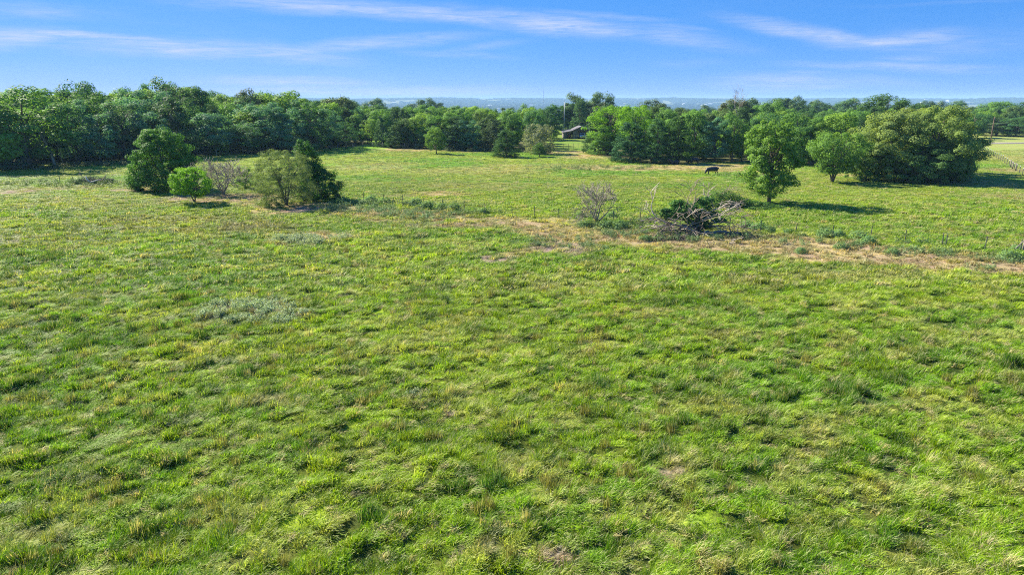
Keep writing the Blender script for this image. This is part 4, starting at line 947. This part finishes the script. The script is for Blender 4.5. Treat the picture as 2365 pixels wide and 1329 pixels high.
# brush pile at the left
x, y, z = G(222, 424)
bp_ = empty('brush_pile', (x, y, z)); tag(bp_, 'brush pile with a forked bleached log on the old fence line at the left', 'brush pile')
o = link('foliage', leaf_blob('pile_leaves', [(-1.6, .3, .5, 1.5, 1.1, .8), (-.4, .4, .6, 1.2, .9, .8), (-2.6, -.2, .3, 1.2, .9, .5), (1.6, .5, .4, 1.3, .8, .5)], 420, .17, 25), bp_); o.color = (.055, .10, .060, 1)
for k in range(12):
    a = r.uniform(-.6, .6); st = (r.uniform(-1.0, 1.8), r.uniform(-.8, .3), r.uniform(.2, .7))
    link('branch', bare_mesh('pile_branch', 120 + k, 1, 1.2, r.uniform(.04, .07), 2, 2, M_DEADDK, .4, 0, .02, .15, start=st, dirs=[(r.choice((-1, 1)), a, r.uniform(-.05, .5))]), bp_)
MB().tube([(-.9, -1.0, 1.25), (-.75, -1.0, .75), (-.3, -1.0, .25)], [.10, .12, .12], 6).tube([(-.35, -1.0, .3), (.5, -.9, .55), (1.4, -.8, .8)], [.11, .09, .05], 6).build('log', mat_simple('bleached_log', (.60, .55, .48), .8, .2, 4.0), bp_, smooth=True)
MB().tube([(1.2, -.6, .5), (1.9, -.5, 1.0), (2.2, -.5, 1.5)], [.07, .07, .05], 6).build('log', M_DEAD, bp_, smooth=True)
# ------------------------------------------------------------------ weeds
def weed_mesh(name, seed, nst=9, h=.55, leaf=.11, rad=.38):
    r = np.random.default_rng(seed); C = []; Nn = []
    for s_ in range(nst):
        a = r.uniform(0, 6.28); q = rad * math.sqrt(r.uniform(0, 1)); hx = h * r.uniform(.6, 1.1)
        lean = r.normal(0, .18, 2)
        for j in range(13):
            f = (j + 1) / 13; z = hx * f; w = .11 * (1 - .5 * f)
            b = r.uniform(0, 6.28)
            C.append((q * math.cos(a) + lean[0] * z + w * math.cos(b), q * math.sin(a) + lean[1] * z + w * math.sin(b), z))
            Nn.append((.45 * math.cos(b), .45 * math.sin(b), .9))
    C = np.array(C); Nn = unit(np.array(Nn) + .3 * r.normal(0, 1, (len(C), 3)))
    return leaves_mesh(name, C, Nn, leaf, .5, r.uniform(0, .85, len(C)), r, M_WEED)
W_PRO = [weed_mesh('weed_plant', 400 + k) for k in range(5)]
C_WEED = protos('weed_protos', W_PRO)
def weed_patch(name, blobs, label, dens, col, size=1.0, cat='weeds'):
    P = []
    for px, py, rx, ry in blobs:
        x0, y0, _ = G(px, py); x1 = G(px + rx, py)[0]; ya = G(px, py - ry)[1]; yb = G(px, py + ry)[1]
        RX, RY = abs(x1 - x0), abs(ya - yb) / 2; yc = (ya + yb) / 2; n = int(dens * 3.14 * RX * RY) + 4
        a = RNG.uniform(0, 6.28, n); q = np.sqrt(RNG.uniform(0, 1, n)) * RNG.uniform(.8, 1.15, n)
        P.append(np.stack([x0 + RX * q * np.cos(a), yc + RY * q * np.sin(a)], 1))
    P = np.concatenate(P); n = len(P); k = fbm(P[:, 0] / .7, P[:, 1] / .7, 171, 3) > RNG.uniform(.38, .56, n); P = P[k]; n = len(P)
    z = gz(P[:, 0], P[:, 1]) + bumps(P[:, 0], P[:, 1]) - .03
    s_ = size * RNG.uniform(.7, 1.25, n)
    t = np.array(col) * RNG.uniform(.75, 1.25, n)[:, None]
    scatter(name, np.column_stack([P, z]), np.stack([RNG.normal(0, .1, n), RNG.normal(0, .1, n), RNG.uniform(0, 6.28, n)], 1), np.stack([s_] * 3, 1),
            RNG.integers(0, 5, n), t, C_WEED, label, cat)
GW2 = (.165, .275, .125); GW3 = (.26, .33, .19)
weed_patch('weeds', [(545, 708, 70, 11), (628, 712, 50, 15), (495, 730, 35, 8), (600, 728, 40, 7), (650, 742, 55, 6), (690, 726, 30, 5), (560, 742, 40, 4)], 'patch of pale grey-green weeds lying in the near grass at the left', 20.0, (.36, .47, .27), .75)
weed_patch('weeds', [(715, 560, 50, 8), (700, 553, 70, 7), (775, 552, 30, 7)], 'thin patch of pale weeds on straw-coloured ground below the olive bush', 9.0, (.36, .45, .27), .95)
weed_patch('weeds', [(1290, 560, 90, 15), (1360, 575, 50, 9), (1220, 560, 60, 10)], 'scattered weeds on the bare ground left of the brush heap', 1.6, GW2, .75)
weed_patch('weeds', [(980, 912, 50, 12)], 'small grey-green weed patch in the middle of the near grass', 5.0, GW3, .5)
weed_patch('weeds', [(850, 485, 90, 8), (1000, 500, 110, 9), (770, 480, 60, 9), (930, 492, 80, 8)], 'loose weeds on the near side of the fence right of the vine-covered tree', 2.2, GW2, .9)
weed_patch('weeds', [(60, 425, 110, 7), (170, 428, 60, 5), (280, 426, 60, 6)], 'rank weeds along the old fence at the far left', .9, (.15, .24, .08), 1.1)
weed_patch('weeds', [(1640, 548, 120, 9), (1450, 545, 80, 8), (1560, 556, 70, 7)], 'green weeds growing through the foot of the brush heap', 3.0, GW2, .95)
weed_patch('weeds', [(1850, 562, 60, 8), (2000, 572, 60, 10), (2130, 585, 90, 10), (2300, 605, 50, 9), (2250, 620, 60, 6)], 'scattered weeds on the bare strip along the fence at the right', 2.4, (.19, .29, .13), .9)
weed_patch('weeds', [(800, 470, 40, 3), (860, 470, 45, 3), (930, 473, 45, 2.5), (1000, 481, 40, 3), (1045, 485, 30, 2.5), (1110, 493, 50, 1.5)], 'band of leafy weeds along the fence right of the vine-covered tree', 3.0, (.17, .27, .11), 1.25)
weed_patch('weeds', [(1370, 524, 50, 6), (1430, 530, 50, 6), (1480, 512, 40, 2), (1900, 548, 60, 2), (2080, 563, 60, 2)], 'band of leafy weeds round the foot of the bare twiggy tree', 3.0, (.16, .26, .11), 1.1)
weed_patch('weeds', [(1400, 388, 150, 5), (1300, 392, 80, 3), (1690, 405, 60, 3), (900, 445, 60, 4)], 'light green weeds scattered through the grazed back pasture', .5, (.21, .30, .13), 1.1)
weed_patch('weeds', [(60, 390, 90, 3), (210, 382, 90, 3), (1080, 349, 60, 2)], 'weedy strip along the fence at the foot of the left wood', 1.2, (.09, .14, .08), 1.5)

# separate leafy clumps along the fence
def clump_mesh(name, seed, R=.8, h=.8):
    r = np.random.default_rng(seed); n = 620; d = unit(r.normal(0, 1, (n, 3))); d[:, 2] = np.abs(d[:, 2])
    lump = 1 + .7 * (fbm(d[:, 0] * 3, d[:, 1] * 3 + 3, seed, 2) - .5)[:, None]
    P = d * r.uniform(.4, 1, n)[:, None] ** .5 * lump * np.array((R, R * .8, h))
    return leaves_mesh(name, P, unit(d + np.array((0, 0, .5)) + .4 * r.normal(0, 1, (n, 3))), .15, .55, r.uniform(0, .9, n), r, M_LEAF)
CL = [clump_mesh('weed_clump', 500 + k) for k in range(4)]
CLUMPS = [
    (790, 472, 1.3, 'leafy weed clump nearest the vine-covered tree on the fence line'), (855, 468, 1.5, 'tall leafy weed clump right of the one nearest the vine-covered tree'),
    (888, 470, 1.2, 'bright leafy weed clump, smaller neighbour of the tall one left of the fence bend'), (960, 474, 1.5, 'grey-green weed clump, high and round, at the middle of the left fence stretch'),
    (985, 481, 1.3, 'weed clump leaning on the right of the high round grey-green one'), (1020, 482, 1.1, 'weed clump, second right of the high round grey-green one'),
    (1050, 485, 1.2, 'last weed clump before the fence bends towards the bare tree'), (1115, 492, .9, 'small dark weed clump midway between left weeds and bare tree'),
    (1355, 525, 1.1, 'weed clump just left of the bare twiggy tree'), (1405, 527, 1.4, 'weed clump at the right foot of the bare twiggy tree'), (1432, 530, 1.4, 'big dark weed clump between the bare tree and the brush heap'),
    (1412, 502, 1.0, 'dark weed clump by a fence post right behind the bare tree'), (1340, 500, .9, 'weed clump behind the bare tree on the fence'),
    (1490, 556, .9, 'round weed clump at the left front of the brush heap'), (1725, 527, 1.2, 'weed clump left of the long weed mound right of the brush heap'), (1752, 532, 1.3, 'long weed mound on the fence right of the brush heap'),
    (1778, 536, 1.0, 'weed clump ending the long mound on the fence'), (1822, 540, .9, 'weed clump at the second fence post right of the brush heap'), (1905, 545, 1.2, 'round weed clump at the third fence post right of the brush heap'),
    (1935, 547, 1.1, 'weed clump right against the round one at the third fence post'), (1985, 552, 1.3, 'taller weed clump half way along the right fence'), (2005, 562, 1.2, 'weed clump in front of the taller one half way along the right fence'),
    (1942, 575, .9, 'isolated weed clump on bare soil below the right fence'), (2062, 588, .9, 'isolated weed clump on bare soil, farther right below the fence'), (2335, 600, 1.3, 'weed clump in front of the braced fence post at the right edge'),
    (2350, 580, .9, 'small weed clump at the foot of the braced fence post'), (620, 480, .7, 'small green weed in the soil left of the olive bush'), (645, 482, .6, 'tiny green weed in the soil under the olive bush'),
    (1850, 585, .8, 'pale weed clump on the soil below the second fence post'),
]
for k, (px, py, s_, lab) in enumerate(CLUMPS):
    x, y, z = G(px, py); o = link('weed_clump', CL[k % 4], None, (x, y, z + .02), (0, 0, k * 1.7), (s_, s_, s_ * .85))
    f = random.uniform(.85, 1.2); o.color = (.120 * f, .210 * f, .085 * f, 1)
    tag(o, lab, 'weed clump', 'weed clumps along the wire fence')

# ------------------------------------------------------------------ wire fences
M_POSTG = mat_simple('green_steel_post', (.075, .085, .07), .6, .3, 3.0)
M_POSTW = mat_simple('white_post_tip', (.75, .75, .72), .5, .1, 3.0)
M_WOODP = mat_simple('wooden_post', (.24, .20, .16), .9, .35, 3.0)
M_WIRE = mat_simple('galvanised_wire', (.30, .30, .30), .5, .1, 3.0, metal=.6)
T_POST = MB().box((0, 0, .62), (.075, .03, 1.28)).box((0, .03, .62), (.02, .04, 1.28)).mesh('steel_post', M_POSTG)
T_TIP = MB().box((0, .008, 1.30), (.075, .055, .16)).mesh('post_tip', M_POSTW)
W_POST = MB().tube([(0, 0, -.1), (.01, 0, .7), (0, .02, 1.45)], [.085, .08, .075], 7).mesh('wooden_post', M_WOODP, True)
def fence(name, pts, label, post, heights, tips=False, scale=1.0, group=None, rad=.004, extra=None):
    x0, y0, z0 = pts[0]; e = empty(name, (x0, y0, z0)); tag(e, label, 'fence', group)
    for (x, y, z) in pts:
        p = link('post', post, e, (x - x0, y - y0, z - z0), (random.gauss(0, .02), random.gauss(0, .03), random.uniform(0, .5)), (scale, scale, scale * random.uniform(.93, 1.05)))
        if tips: link('post_tip', T_TIP, p)
    for h in heights:
        link('wire', MB().tube([(x - x0, y - y0, z - z0 + h) for x, y, z in pts], rad, 3, False).mesh('wire', M_WIRE), e)
    return e
def gp(l): return [G(px, py) for px, py in l]
FP = [(1072, 489), (1120, 494), (1183, 500), (1235, 502), (1291, 506), (1345, 509), (1416, 511), (1478, 514), (1545, 520), (1620, 526), (1684, 530), (1756, 537), (1837, 542), (1922, 549), (2010, 553), (2090, 560), (2176, 566), (2274, 578), (2356, 583), (2450, 590)]
fence('wire_fence', gp(FP), 'long wire fence on thin dark steel posts running across the pasture past the brush heap', T_POST, (.35, .62, .9, 1.18))
fence('wire_fence', gp([(782, 460), (840, 466), (886, 470), (930, 472), (978, 478), (1024, 483), (1072, 488)]), 'wire fence half hidden in weeds right of the vine-covered tree', T_POST, (.35, .62, .9, 1.18))
fence('wire_fence', gp([(-60, 424), (-5, 422), (138, 421), (170, 421), (245, 421), (303, 421), (345, 424)]), 'old wire fence on short dark posts by the brush pile at the left', T_POST, (.35, .62, .9, 1.1))
fence('wire_fence', gp([(30, 385), (64, 383), (128, 377), (178, 374), (258, 371), (309, 369), (370, 367), (430, 364), (500, 360), (562, 356), (622, 353), (700, 350), (780, 346)]), 'fence of pale wooden posts along the foot of the left wood', W_POST, (.4, .75, 1.1), scale=1.0, rad=.006)
fence('wire_fence', gp([(815, 343), (838, 342), (862, 341), (885, 341), (906, 342), (935, 343), (960, 343)]), 'wire fence in the gap right of the left wood', W_POST, (.3, .6, .9, 1.2), rad=.012)
fence('wire_fence', gp([(1270, 345), (1287, 345), (1301, 344), (1313, 343), (1325, 343), (1337, 342)]), 'wire fence on thin posts across the grass gap in front of the shed', T_POST, (.4, .8, 1.15), scale=1.15, rad=.01)
a, b_ = G(2252, 335), G(2375, 414); n_ = 29; pts = []
for k in range(n_):
    f = k / (n_ - 1); x = a[0] + (b_[0] - a[0]) * f; y = a[1] + (b_[1] - a[1]) * f; pts.append((x, y, float(gz(x, y))))
R_POST = MB().box((0, 0, .62), (.085, .08, 1.22)).mesh('round_post', M_POSTG)
T_TIP = MB().box((0, 0, 1.28), (.10, .10, .12)).mesh('post_tip', M_POSTW)
fence('wire_fence', pts, 'close row of white-tipped fence posts running away to the road at the right', R_POST, (.35, .62, .9, 1.18), tips=True, scale=1.0)
# three thick wooden posts in that row, and the braced corner post
for k, (px, py) in enumerate(((2333, 386), (2338, 390), (2345, 394))):
    x, y, z = G(px, py); o = link('wooden_post', W_POST, None, (x, y, z), None, (1.3, 1.3, 1.0)); tag(o, ('farthest', 'middle', 'nearest')[k] + ' of three thick dark posts in the white-tipped fence row at the right', 'post', 'thick posts in the white-tipped fence')
x, y, z = G(2361, 584); e = empty('braced_post', (x, y, z)); tag(e, 'dark wooden fence post with a slanting brace at the right edge of the photo', 'post')
link('post', W_POST, e); MB().tube([(-.75, -.05, .35), (-.02, -.05, 1.2)], .05, 6).build('brace', M_WOODP, e)
x, y, z = G(2184, 566); tag(link('steel_post', T_POST, None, (x, y, z), (0, .05, .2), (1, 1, .85)), 'second shorter steel post beside a fence post left of the braced corner', 'post')

# ------------------------------------------------------------------ utility pole, shed pole, mast
x, y, z = G(2286, 336); top = z_at(2291, 270, y)
e = empty('utility_pole', (x, y, z)); tag(e, 'brown wooden utility pole beside the gravel road at the right', 'pole')
h = top - z; MB().tube([(0, 0, -.3), (-.05, 0, h * .5), (-.1, 0, h)], [.20, .17, .12], 8).build('pole', mat_simple('creosoted_wood', (.13, .085, .055), .85, .3, 2.0), e, smooth=True)
MB().box((-.1, 0, h - .5), (1.6, .1, .12)).build('crossarm', M_DEADDK, e)
x, y, z = G(1302, 323); h = z_at(1302, 236, y) - z
e = empty('mast_pole', (x, y, z)); tag(e, 'tall pale grey mast pole rising left of the shed', 'pole')
MB().tube([(0, 0, -.3), (0, 0, h * .5), (.03, 0, h)], [.13, .11, .08], 8).build('pole', mat_simple('galvanised_mast', (.40, .41, .40), .5, .15, 2.0, metal=.2), e, smooth=True)
MB().box((0, 0, h + .3), (.05, .05, .7)).build('tip', M_DEAD, e)
for px, ty, d, hb, lab in ((1255, 205, 3200, 3.2, 'thin guyed radio mast on the hazy horizon left of the shed'), (787, 217, 3000, 2.4, 'faint radio mast on the horizon above the end of the left wood')):
    dx, dy, dz = ray(px, 228); x = dx / dy * d; z = float(gz(x, d)); t_ = z_at(px, ty, d); e = empty('radio_mast', (x, d, z)); tag(e, lab, 'mast')
    h = t_ - z; b = MB()
    for a in range(3): b.tube([(hb * .5 * math.cos(a * 2.09), hb * .5 * math.sin(a * 2.09), 0), (hb * .4 * math.cos(a * 2.09), hb * .4 * math.sin(a * 2.09), h)], .28, 4)
    for k in range(int(h / 4)): b.box((0, 0, k * 4.0), (hb, hb * .3, .3))
    b.build('lattice', mat_simple('mast_steel', (.35, .22, .20), .5, .1, .1), e)
    for a in range(3): MB().tube([(0, 0, h * .9), (h * .5 * math.cos(a * 2.09 + .5), h * .5 * math.sin(a * 2.09 + .5), 0)], .05, 3).build('guy_wire', M_WIRE, e)

# ------------------------------------------------------------------ shed with lean-to, pickup and tractor
x, y, z = G(1302, 320); S = FPX / depth_of(x, y, z)
shed = empty('shed', (x, y, z)); tag(shed, 'open-fronted weathered wooden shed with a lean-to and light metal roof beyond the gap', 'shed')
M_BOARD = mat_simple('weathered_boards', (.20, .175, .16), .9, .3, 1.5); M_ROOF = mat_simple('pale_sheet_roof', (.55, .55, .58), .45, .12, .8, metal=.3)
M_ROOFD = mat_simple('dull_sheet_roof', (.13, .12, .12), .6, .2, .8, metal=.2); M_DIRT = mat_simple('shed_floor', (.12, .10, .08), .95, .3, 2.0)
Wd, Dp = 8.6, 9.0
# lean-to from x=0 to 3.6, main bay 3.6..10, open to the front (-y)
for k in range(12): MB().box((.02, .4 + k * .75, 1.05), (.05, .70, 2.1)).build('board', M_BOARD, shed)
for k in range(20): MB().box((.27 + k * .5, Dp, 1.45), (.46, .05, 2.9)).build('board', M_BOARD, shed)
for k in range(2): MB().box((.30 + k * .42, -.02, 1.02), (.38, .05, 2.05)).build('board', M_BOARD, shed)
for k in range(4): MB().box((3.55 + k * .32, -.03, 1.35), (.29, .05, 2.7)).build('board', M_BOARD, shed)
for px_, hh in ((.1, 2.1), (3.35, 2.75), (4.9, 2.8), (10.1, 2.9)): MB().box((px_, -.12, hh / 2), (.18, .18, hh)).build('post', M_WOODP, shed)
# gable above the main bay, dark boards
for k in range(13):
    xx = 3.5 + k * .52; hh = .4 + (min(xx - 3.4, 10.2 - xx)) * .42; MB().box((xx, -.05, 2.75 + hh / 2), (.49, .05, hh)).build('gable_board', mat_simple('dark_gable', (.11, .10, .10), .9, .3, 2.0) if k == 0 else bpy.data.materials['dark_gable'], shed)
MB().poly([(-.5, -.8, 2.1), (3.7, -.8, 2.95), (3.7, Dp + .3, 2.95), (-.5, Dp + .3, 2.1)]).poly([(-.5, -.8, 2.03), (-.5, Dp + .3, 2.03), (3.7, Dp + .3, 2.88), (3.7, -.8, 2.88)]).poly([(-.5, -.8, 2.03), (3.7, -.8, 2.88), (3.7, -.8, 2.95), (-.5, -.8, 2.1)]).build('roof', M_ROOFD, shed)
for i_, (xa, za, xb, zb) in enumerate(((3.2, 2.95, 5.9, 4.2), (5.9, 4.2, 11.0, 2.85))):
    MB().poly([(xa, -1.0, za), (xb, -1.0, zb), (xb, Dp + .4, zb), (xa, Dp + .4, za)]).poly([(xa, -1.0, za - .07), (xa, Dp + .4, za - .07), (xb, Dp + .4, zb - .07), (xb, -1.0, zb - .07)]).poly([(xa, -1.0, za - .07), (xb, -1.0, zb - .07), (xb, -1.0, zb), (xa, -1.0, za)]).build('roof', M_ROOF if i_ else M_ROOFD, shed)
    for k in range(8):
        f = (k + .5) / 8; xm = xa + (xb - xa) * f; zm = za + (zb - za) * f
        if i_: MB().box((xm, Dp / 2 - .3, zm + .03), (.05, Dp + 1.2, .05)).build('seam', M_ROOF, shed)
# pickup in the main bay
px0, py0 = x + 6.6, y - 1.2
e = empty('pickup_truck', (px0, py0, float(gz(px0, py0)))); e.scale = (1.05,) * 3; tag(e, 'white pickup truck parked nose out in the shed', 'pickup truck')
M_WHITE = mat_simple('white_car_paint', (.80, .81, .83), .3, .03, 1.0); M_GLASS = mat_simple('dark_car_glass', (.03, .04, .06), .12, .1, 1.0); M_RUB = mat_simple('tyre_rubber', (.03, .03, .03), .9, .1, 2.0); M_CHR = mat_simple('chrome', (.6, .6, .6), .25, .05, 2.0, metal=.8)
MB().prism([(0, .45), (-.02, .85), (.15, 1.05), (1.3, 1.12), (5.3, 1.12), (5.3, .45)], -.95, .95).build('body', M_WHITE, e)
MB().prism([(1.2, 1.12), (1.75, 1.78), (3.0, 1.82), (3.3, 1.12)], -.82, .82).build('cab', M_WHITE, e)
MB().poly([(-.72, 1.24, 1.19), (.72, 1.24, 1.19), (.66, 1.70, 1.74), (-.66, 1.70, 1.74)]).build('windscreen', M_GLASS, e)
MB().box((0, -.05, .72), (1.1, .06, .26)).build('grille', M_GLASS, e); MB().box((0, -.12, .5), (1.9, .16, .16)).build('bumper', M_CHR, e)
for sx in (-1, 1):
    MB().box((sx * .75, -.04, .75), (.32, .07, .2)).build('headlight', M_CHR, e)
    for wy in (.95, 4.2): MB().tube([(sx * .72, wy, .38), (sx * .98, wy, .38)], .38, 14).build('wheel', M_RUB, e)
# red tractor in the lean-to
e = empty('tractor', (x + 2.0, y + 1.2, z)); tag(e, 'dark red tractor half seen in the shade of the lean-to', 'tractor')
M_RED = mat_simple('faded_red_paint', (.35, .05, .05), .5, .2, 2.0)
MB().prism([(-1.4, .6), (-1.4, 1.15), (.2, 1.3), (.2, .6)], -.3, .3).build('hood', M_RED, e); MB().box((0, .75, .8), (.8, 1.1, .5)).build('body', M_RED, e)
MB().box((0, .9, 1.25), (.5, .45, .12)).box((0, 1.12, 1.45), (.5, .08, .4)).build('seat', M_RUB, e); MB().tube([(.1, -.6, 1.2), (.1, -.6, 1.9)], .04, 6).build('exhaust', M_CHR, e)
MB().tube([(0, .35, 1.25), (0, .2, 1.5)], .02, 5).build('steering_column', M_RUB, e)
for sx in (-1, 1):
    MB().tube([(sx * .55, .8, .7), (sx * .85, .8, .7)], .7, 16).build('wheel', M_RUB, e); MB().tube([(sx * .4, -1.1, .35), (sx * .6, -1.1, .35)], .35, 12).build('wheel', M_RUB, e)

# ------------------------------------------------------------------ cattle
M_COW = mat_simple('black_coat', (.014, .012, .018), .5, .3, 3.0)
def cow(px, py, yaw, label, lying=False, s=1.0):
    x, y, z = G(px, py)
    dz = -.42 if lying else 0
    V = [(-1.0, 0, 1.12), (-.65, 0, 1.04), (-.15, 0, .98), (.35, 0, .98), (.72, 0, 1.04), (.98, 0, .95), (1.16, 0, .76), (1.28, 0, .56), (1.38, 0, .36), (1.46, 0, .17)]
    Rr = [(.26, .28), (.38, .40), (.42, .45), (.42, .45), (.37, .42), (.28, .34), (.21, .26), (.15, .19), (.125, .14), (.095, .10)]
    if lying: V[5:] = [(1.05, 0, 1.2), (1.25, 0, 1.38), (1.4, 0, 1.5), (1.55, 0, 1.46), (1.75, 0, 1.34)]
    E = [(i, i + 1) for i in range(9)]
    def leg(root, pts, rr):
        b = root
        for p, q in zip(pts, rr): V.append(p); Rr.append((q, q)); E.append((b, len(V) - 1)); b = len(V) - 1
    for sy in (-1, 1):
        if lying:
            leg(4, [(.75, .26 * sy, .75), (.95, .34 * sy, .55), (.6, .38 * sy, .52)], [.14, .09, .07])
            leg(1, [(-.55, .28 * sy, .8), (-.2, .42 * sy, .56), (-.65, .44 * sy, .52)], [.2, .11, .07])
        else:
            f = .12 * sy
            leg(4, [(.72 + f, .20 * sy, .75), (.76 + f, .20 * sy, .42), (.74 + f, .20 * sy, .08), (.80 + f, .20 * sy, .03)], [.14, .075, .055, .06])
            leg(1, [(-.70 - f, .20 * sy, .82), (-.62 - f, .21 * sy, .58), (-.86 - f, .21 * sy, .40), (-.80 - f, .21 * sy, .08), (-.73 - f, .21 * sy, .03)], [.19, .10, .07, .052, .06])
        # horns none, ears
        h = 7
        hv = V[h]; leg(h, [(hv[0] - .06, .20 * sy, hv[2] + .06), (hv[0] - .08, .30 * sy, hv[2] + .03)], [.045, .02])
    leg(0, [(-1.18, 0, 1.15), (-1.25, .02, .8), (-1.24, .03, .42)], [.05, .028, .045])
    V = [(a, b, c + dz) for a, b, c in V]
    me = bpy.data.meshes.new('cow'); me.from_pydata(V, E, []); me.update(); me.materials.append(M_COW)
    o = link('cow', me, None, (x, y, z), (0, 0, yaw), (s, s, s))
    sk = o.modifiers.new('skin', 'SKIN')
    for i, q in enumerate(Rr): me.skin_vertices[0].data[i].radius = q
    me.skin_vertices[0].data[2].use_root = True; sk.use_smooth_shade = True
    ss = o.modifiers.new('sub', 'SUBSURF'); ss.levels = 2; ss.render_levels = 2
    tag(o, label, 'cow'); return o
cow(1645, 403, math.pi + .12, 'black cow grazing alone in the sunlit back pasture', s=1.0)
cow(1603, 379, math.pi - .2, 'black cow standing at the edge of the shade under the right wood', s=.95)
cow(1558, 380, math.pi + .3, 'black cow lying in the shade left of the standing one', lying=True)

# ------------------------------------------------------------------ far country: a wood beyond, farm buildings
FAR_PRO = [SRC['oak%d' % k][0] for k in range(2)]
def blob_mesh(name, seed):
    r = np.random.default_rng(seed); n = 260; d = unit(r.normal(0, 1, (n, 3))); d[:, 2] = np.abs(d[:, 2]) * 1.0
    P = d * r.uniform(.75, 1.05, n)[:, None] * np.array((1, 1, 1)); 
    return leaves_mesh(name, P, unit(d + .25 * r.normal(0, 1, (n, 3))), .36, .8, r.uniform(0, .8, n), r, M_WEED)
C_FAR = protos('far_tree_protos', [blob_mesh('far_tree_%d' % k, 600 + k) for k in range(4)])
n = 26000; rr_ = np.sqrt(RNG.uniform(330 ** 2, 9500 ** 2, n)); rr_ = np.where(RNG.uniform(0, 1, n) < .25, RNG.uniform(1200, 3500, n), rr_)
aa = RNG.uniform(-.72, .72, n); x = rr_ * np.sin(aa); y = rr_ * np.cos(aa)
w = fbm(x / 420.0, y / 900.0, 101, 4); k = (w > .40) | (RNG.uniform(0, 1, n) < .12); k &= rr_ > 1200; x, y, rr_ = x[k], y[k], rr_[k]; n = len(x)
s_ = RNG.uniform(5, 8, n) * np.clip(rr_ / 1500, 1, 5.0)
zs_ = RNG.uniform(9, 14, n) * np.clip(rr_ / 4500, 1, 1.3)
t = np.array((.040, .085, .026)) * RNG.uniform(.7, 1.4, n)[:, None]
scatter('far_woods', np.stack([x, y, gz(x, y) - .5], 1), np.stack([np.zeros(n), np.zeros(n), RNG.uniform(0, 6.28, n)], 1), np.stack([s_, s_, zs_], 1), RNG.integers(0, 4, n), t, C_FAR,
        'distant wooded country fading blue towards the horizon', 'woods')
FAR_PRO = [q_.copy() for q_ in FAR_PRO]
for q_ in FAR_PRO: q_.materials[0] = M_WEED
C_MIDW = protos('mid_tree_protos', FAR_PRO)
n = 2600; rr_ = np.sqrt(RNG.uniform(345 ** 2, 1300 ** 2, n)); aa = RNG.uniform(-.72, .72, n); x = rr_ * np.sin(aa); y = rr_ * np.cos(aa)
k = (fbm(x / 420.0, y / 900.0, 101, 4) > .36) & ~((y < 400) & (x > 120)); x, y = x[k], y[k]; n = len(x); s_ = RNG.uniform(.8, 1.5, n)
scatter('woods_beyond', np.stack([x, y, gz(x, y) - .3], 1), np.stack([np.zeros(n), np.zeros(n), RNG.uniform(0, 6.28, n)], 1), np.stack([s_ * 1.15, s_ * 1.15, s_ * .95], 1), RNG.integers(0, 2, n), np.array((.085, .180, .050)) * RNG.uniform(.7, 1.3, n)[:, None], C_MIDW,
        'wood running down the slope behind the last rows of trees', 'woods')
rb = random.Random(8)
M_FB = mat_simple('pale_far_wall', (.72, .70, .66), .7, .1, .1); M_FR = mat_simple('far_metal_roof', (.62, .62, .64), .4, .1, .1)
for k in range(30):
    px = rb.choice([rb.uniform(1560, 1720), rb.uniform(1750, 1990), rb.uniform(880, 1250), rb.uniform(1430, 1560), rb.uniform(2070, 2230)]); d = rb.uniform(3200, 7500)
    for _try in range(40):
        lm = min(NEAR, key=lambda q: abs(q[0] - px)); sd_ = 'above' if abs(lm[0] - px) < 12 else 'left of' if px < lm[0] else 'right of'
        fl = 'tiny pale building in the far haze, %s %s' % (sd_, lm[1])
        if fl not in USED: break
        px = rb.choice([rb.uniform(1560, 1720), rb.uniform(1750, 1990), rb.uniform(880, 1250), rb.uniform(1430, 1560), rb.uniform(2070, 2230)])
    USED[fl] = 1
    dx, dy, dz = ray(px, 232); x = dx / dy * d; z = float(gz(x, d)); e = empty('farm_building', (x, d, z), rb.uniform(0, 3.1))
    L, Wd_, Hh = rb.uniform(18, 45), rb.uniform(12, 20), rb.uniform(4, 9)
    tag(e, fl, 'building', 'tiny pale buildings in the far haze')
    MB().box((0, 0, Hh / 2 + 5), (L, Wd_, Hh + 10)).build('wall', M_FB, e)
    MB().prism([(-Wd_ / 2 - .6, Hh + 10.1), (0, Hh + 13.5), (Wd_ / 2 + .6, Hh + 10.1)], -L / 2 - .6, L / 2 + .6).build('roof', M_FR, e)

# ------------------------------------------------------------------ the air
m = bpy.data.materials.new('air'); m.use_nodes = True; m.node_tree.nodes.clear(); N = NT(m.node_tree)
o = N.n('ShaderNodeOutputMaterial'); pv = N.n('ShaderNodeVolumePrincipled')
pv.inputs['Color'].default_value = (.42, .68, 1.0, 1); pv.inputs['Density'].default_value = HAZE; pv.inputs['Anisotropy'].default_value = 0.0
N.link(pv.outputs[0], o.inputs['Volume'])
zlo = float(gzv.min()) - 3; zhi = max(float(gzv.max()) + 22, 40.0)
hz = MB().box((0, 6000, (zlo + zhi) / 2), (28400, 16500, zhi - zlo)).build('haze', m)
hz.location = (0, 0, 0); tag(hz, 'thin blue air haze over the distant country', None, None, 'stuff')
hz.display_type = 'WIRE'
print('haze box', zlo, zhi, 'tris', sum(len(me.polygons) for me in bpy.data.meshes))

for o in bpy.data.objects:
    if 'label' in o.keys() and len(o['label'].split()) > 16: print('LONG', len(o['label'].split()), o['label'])
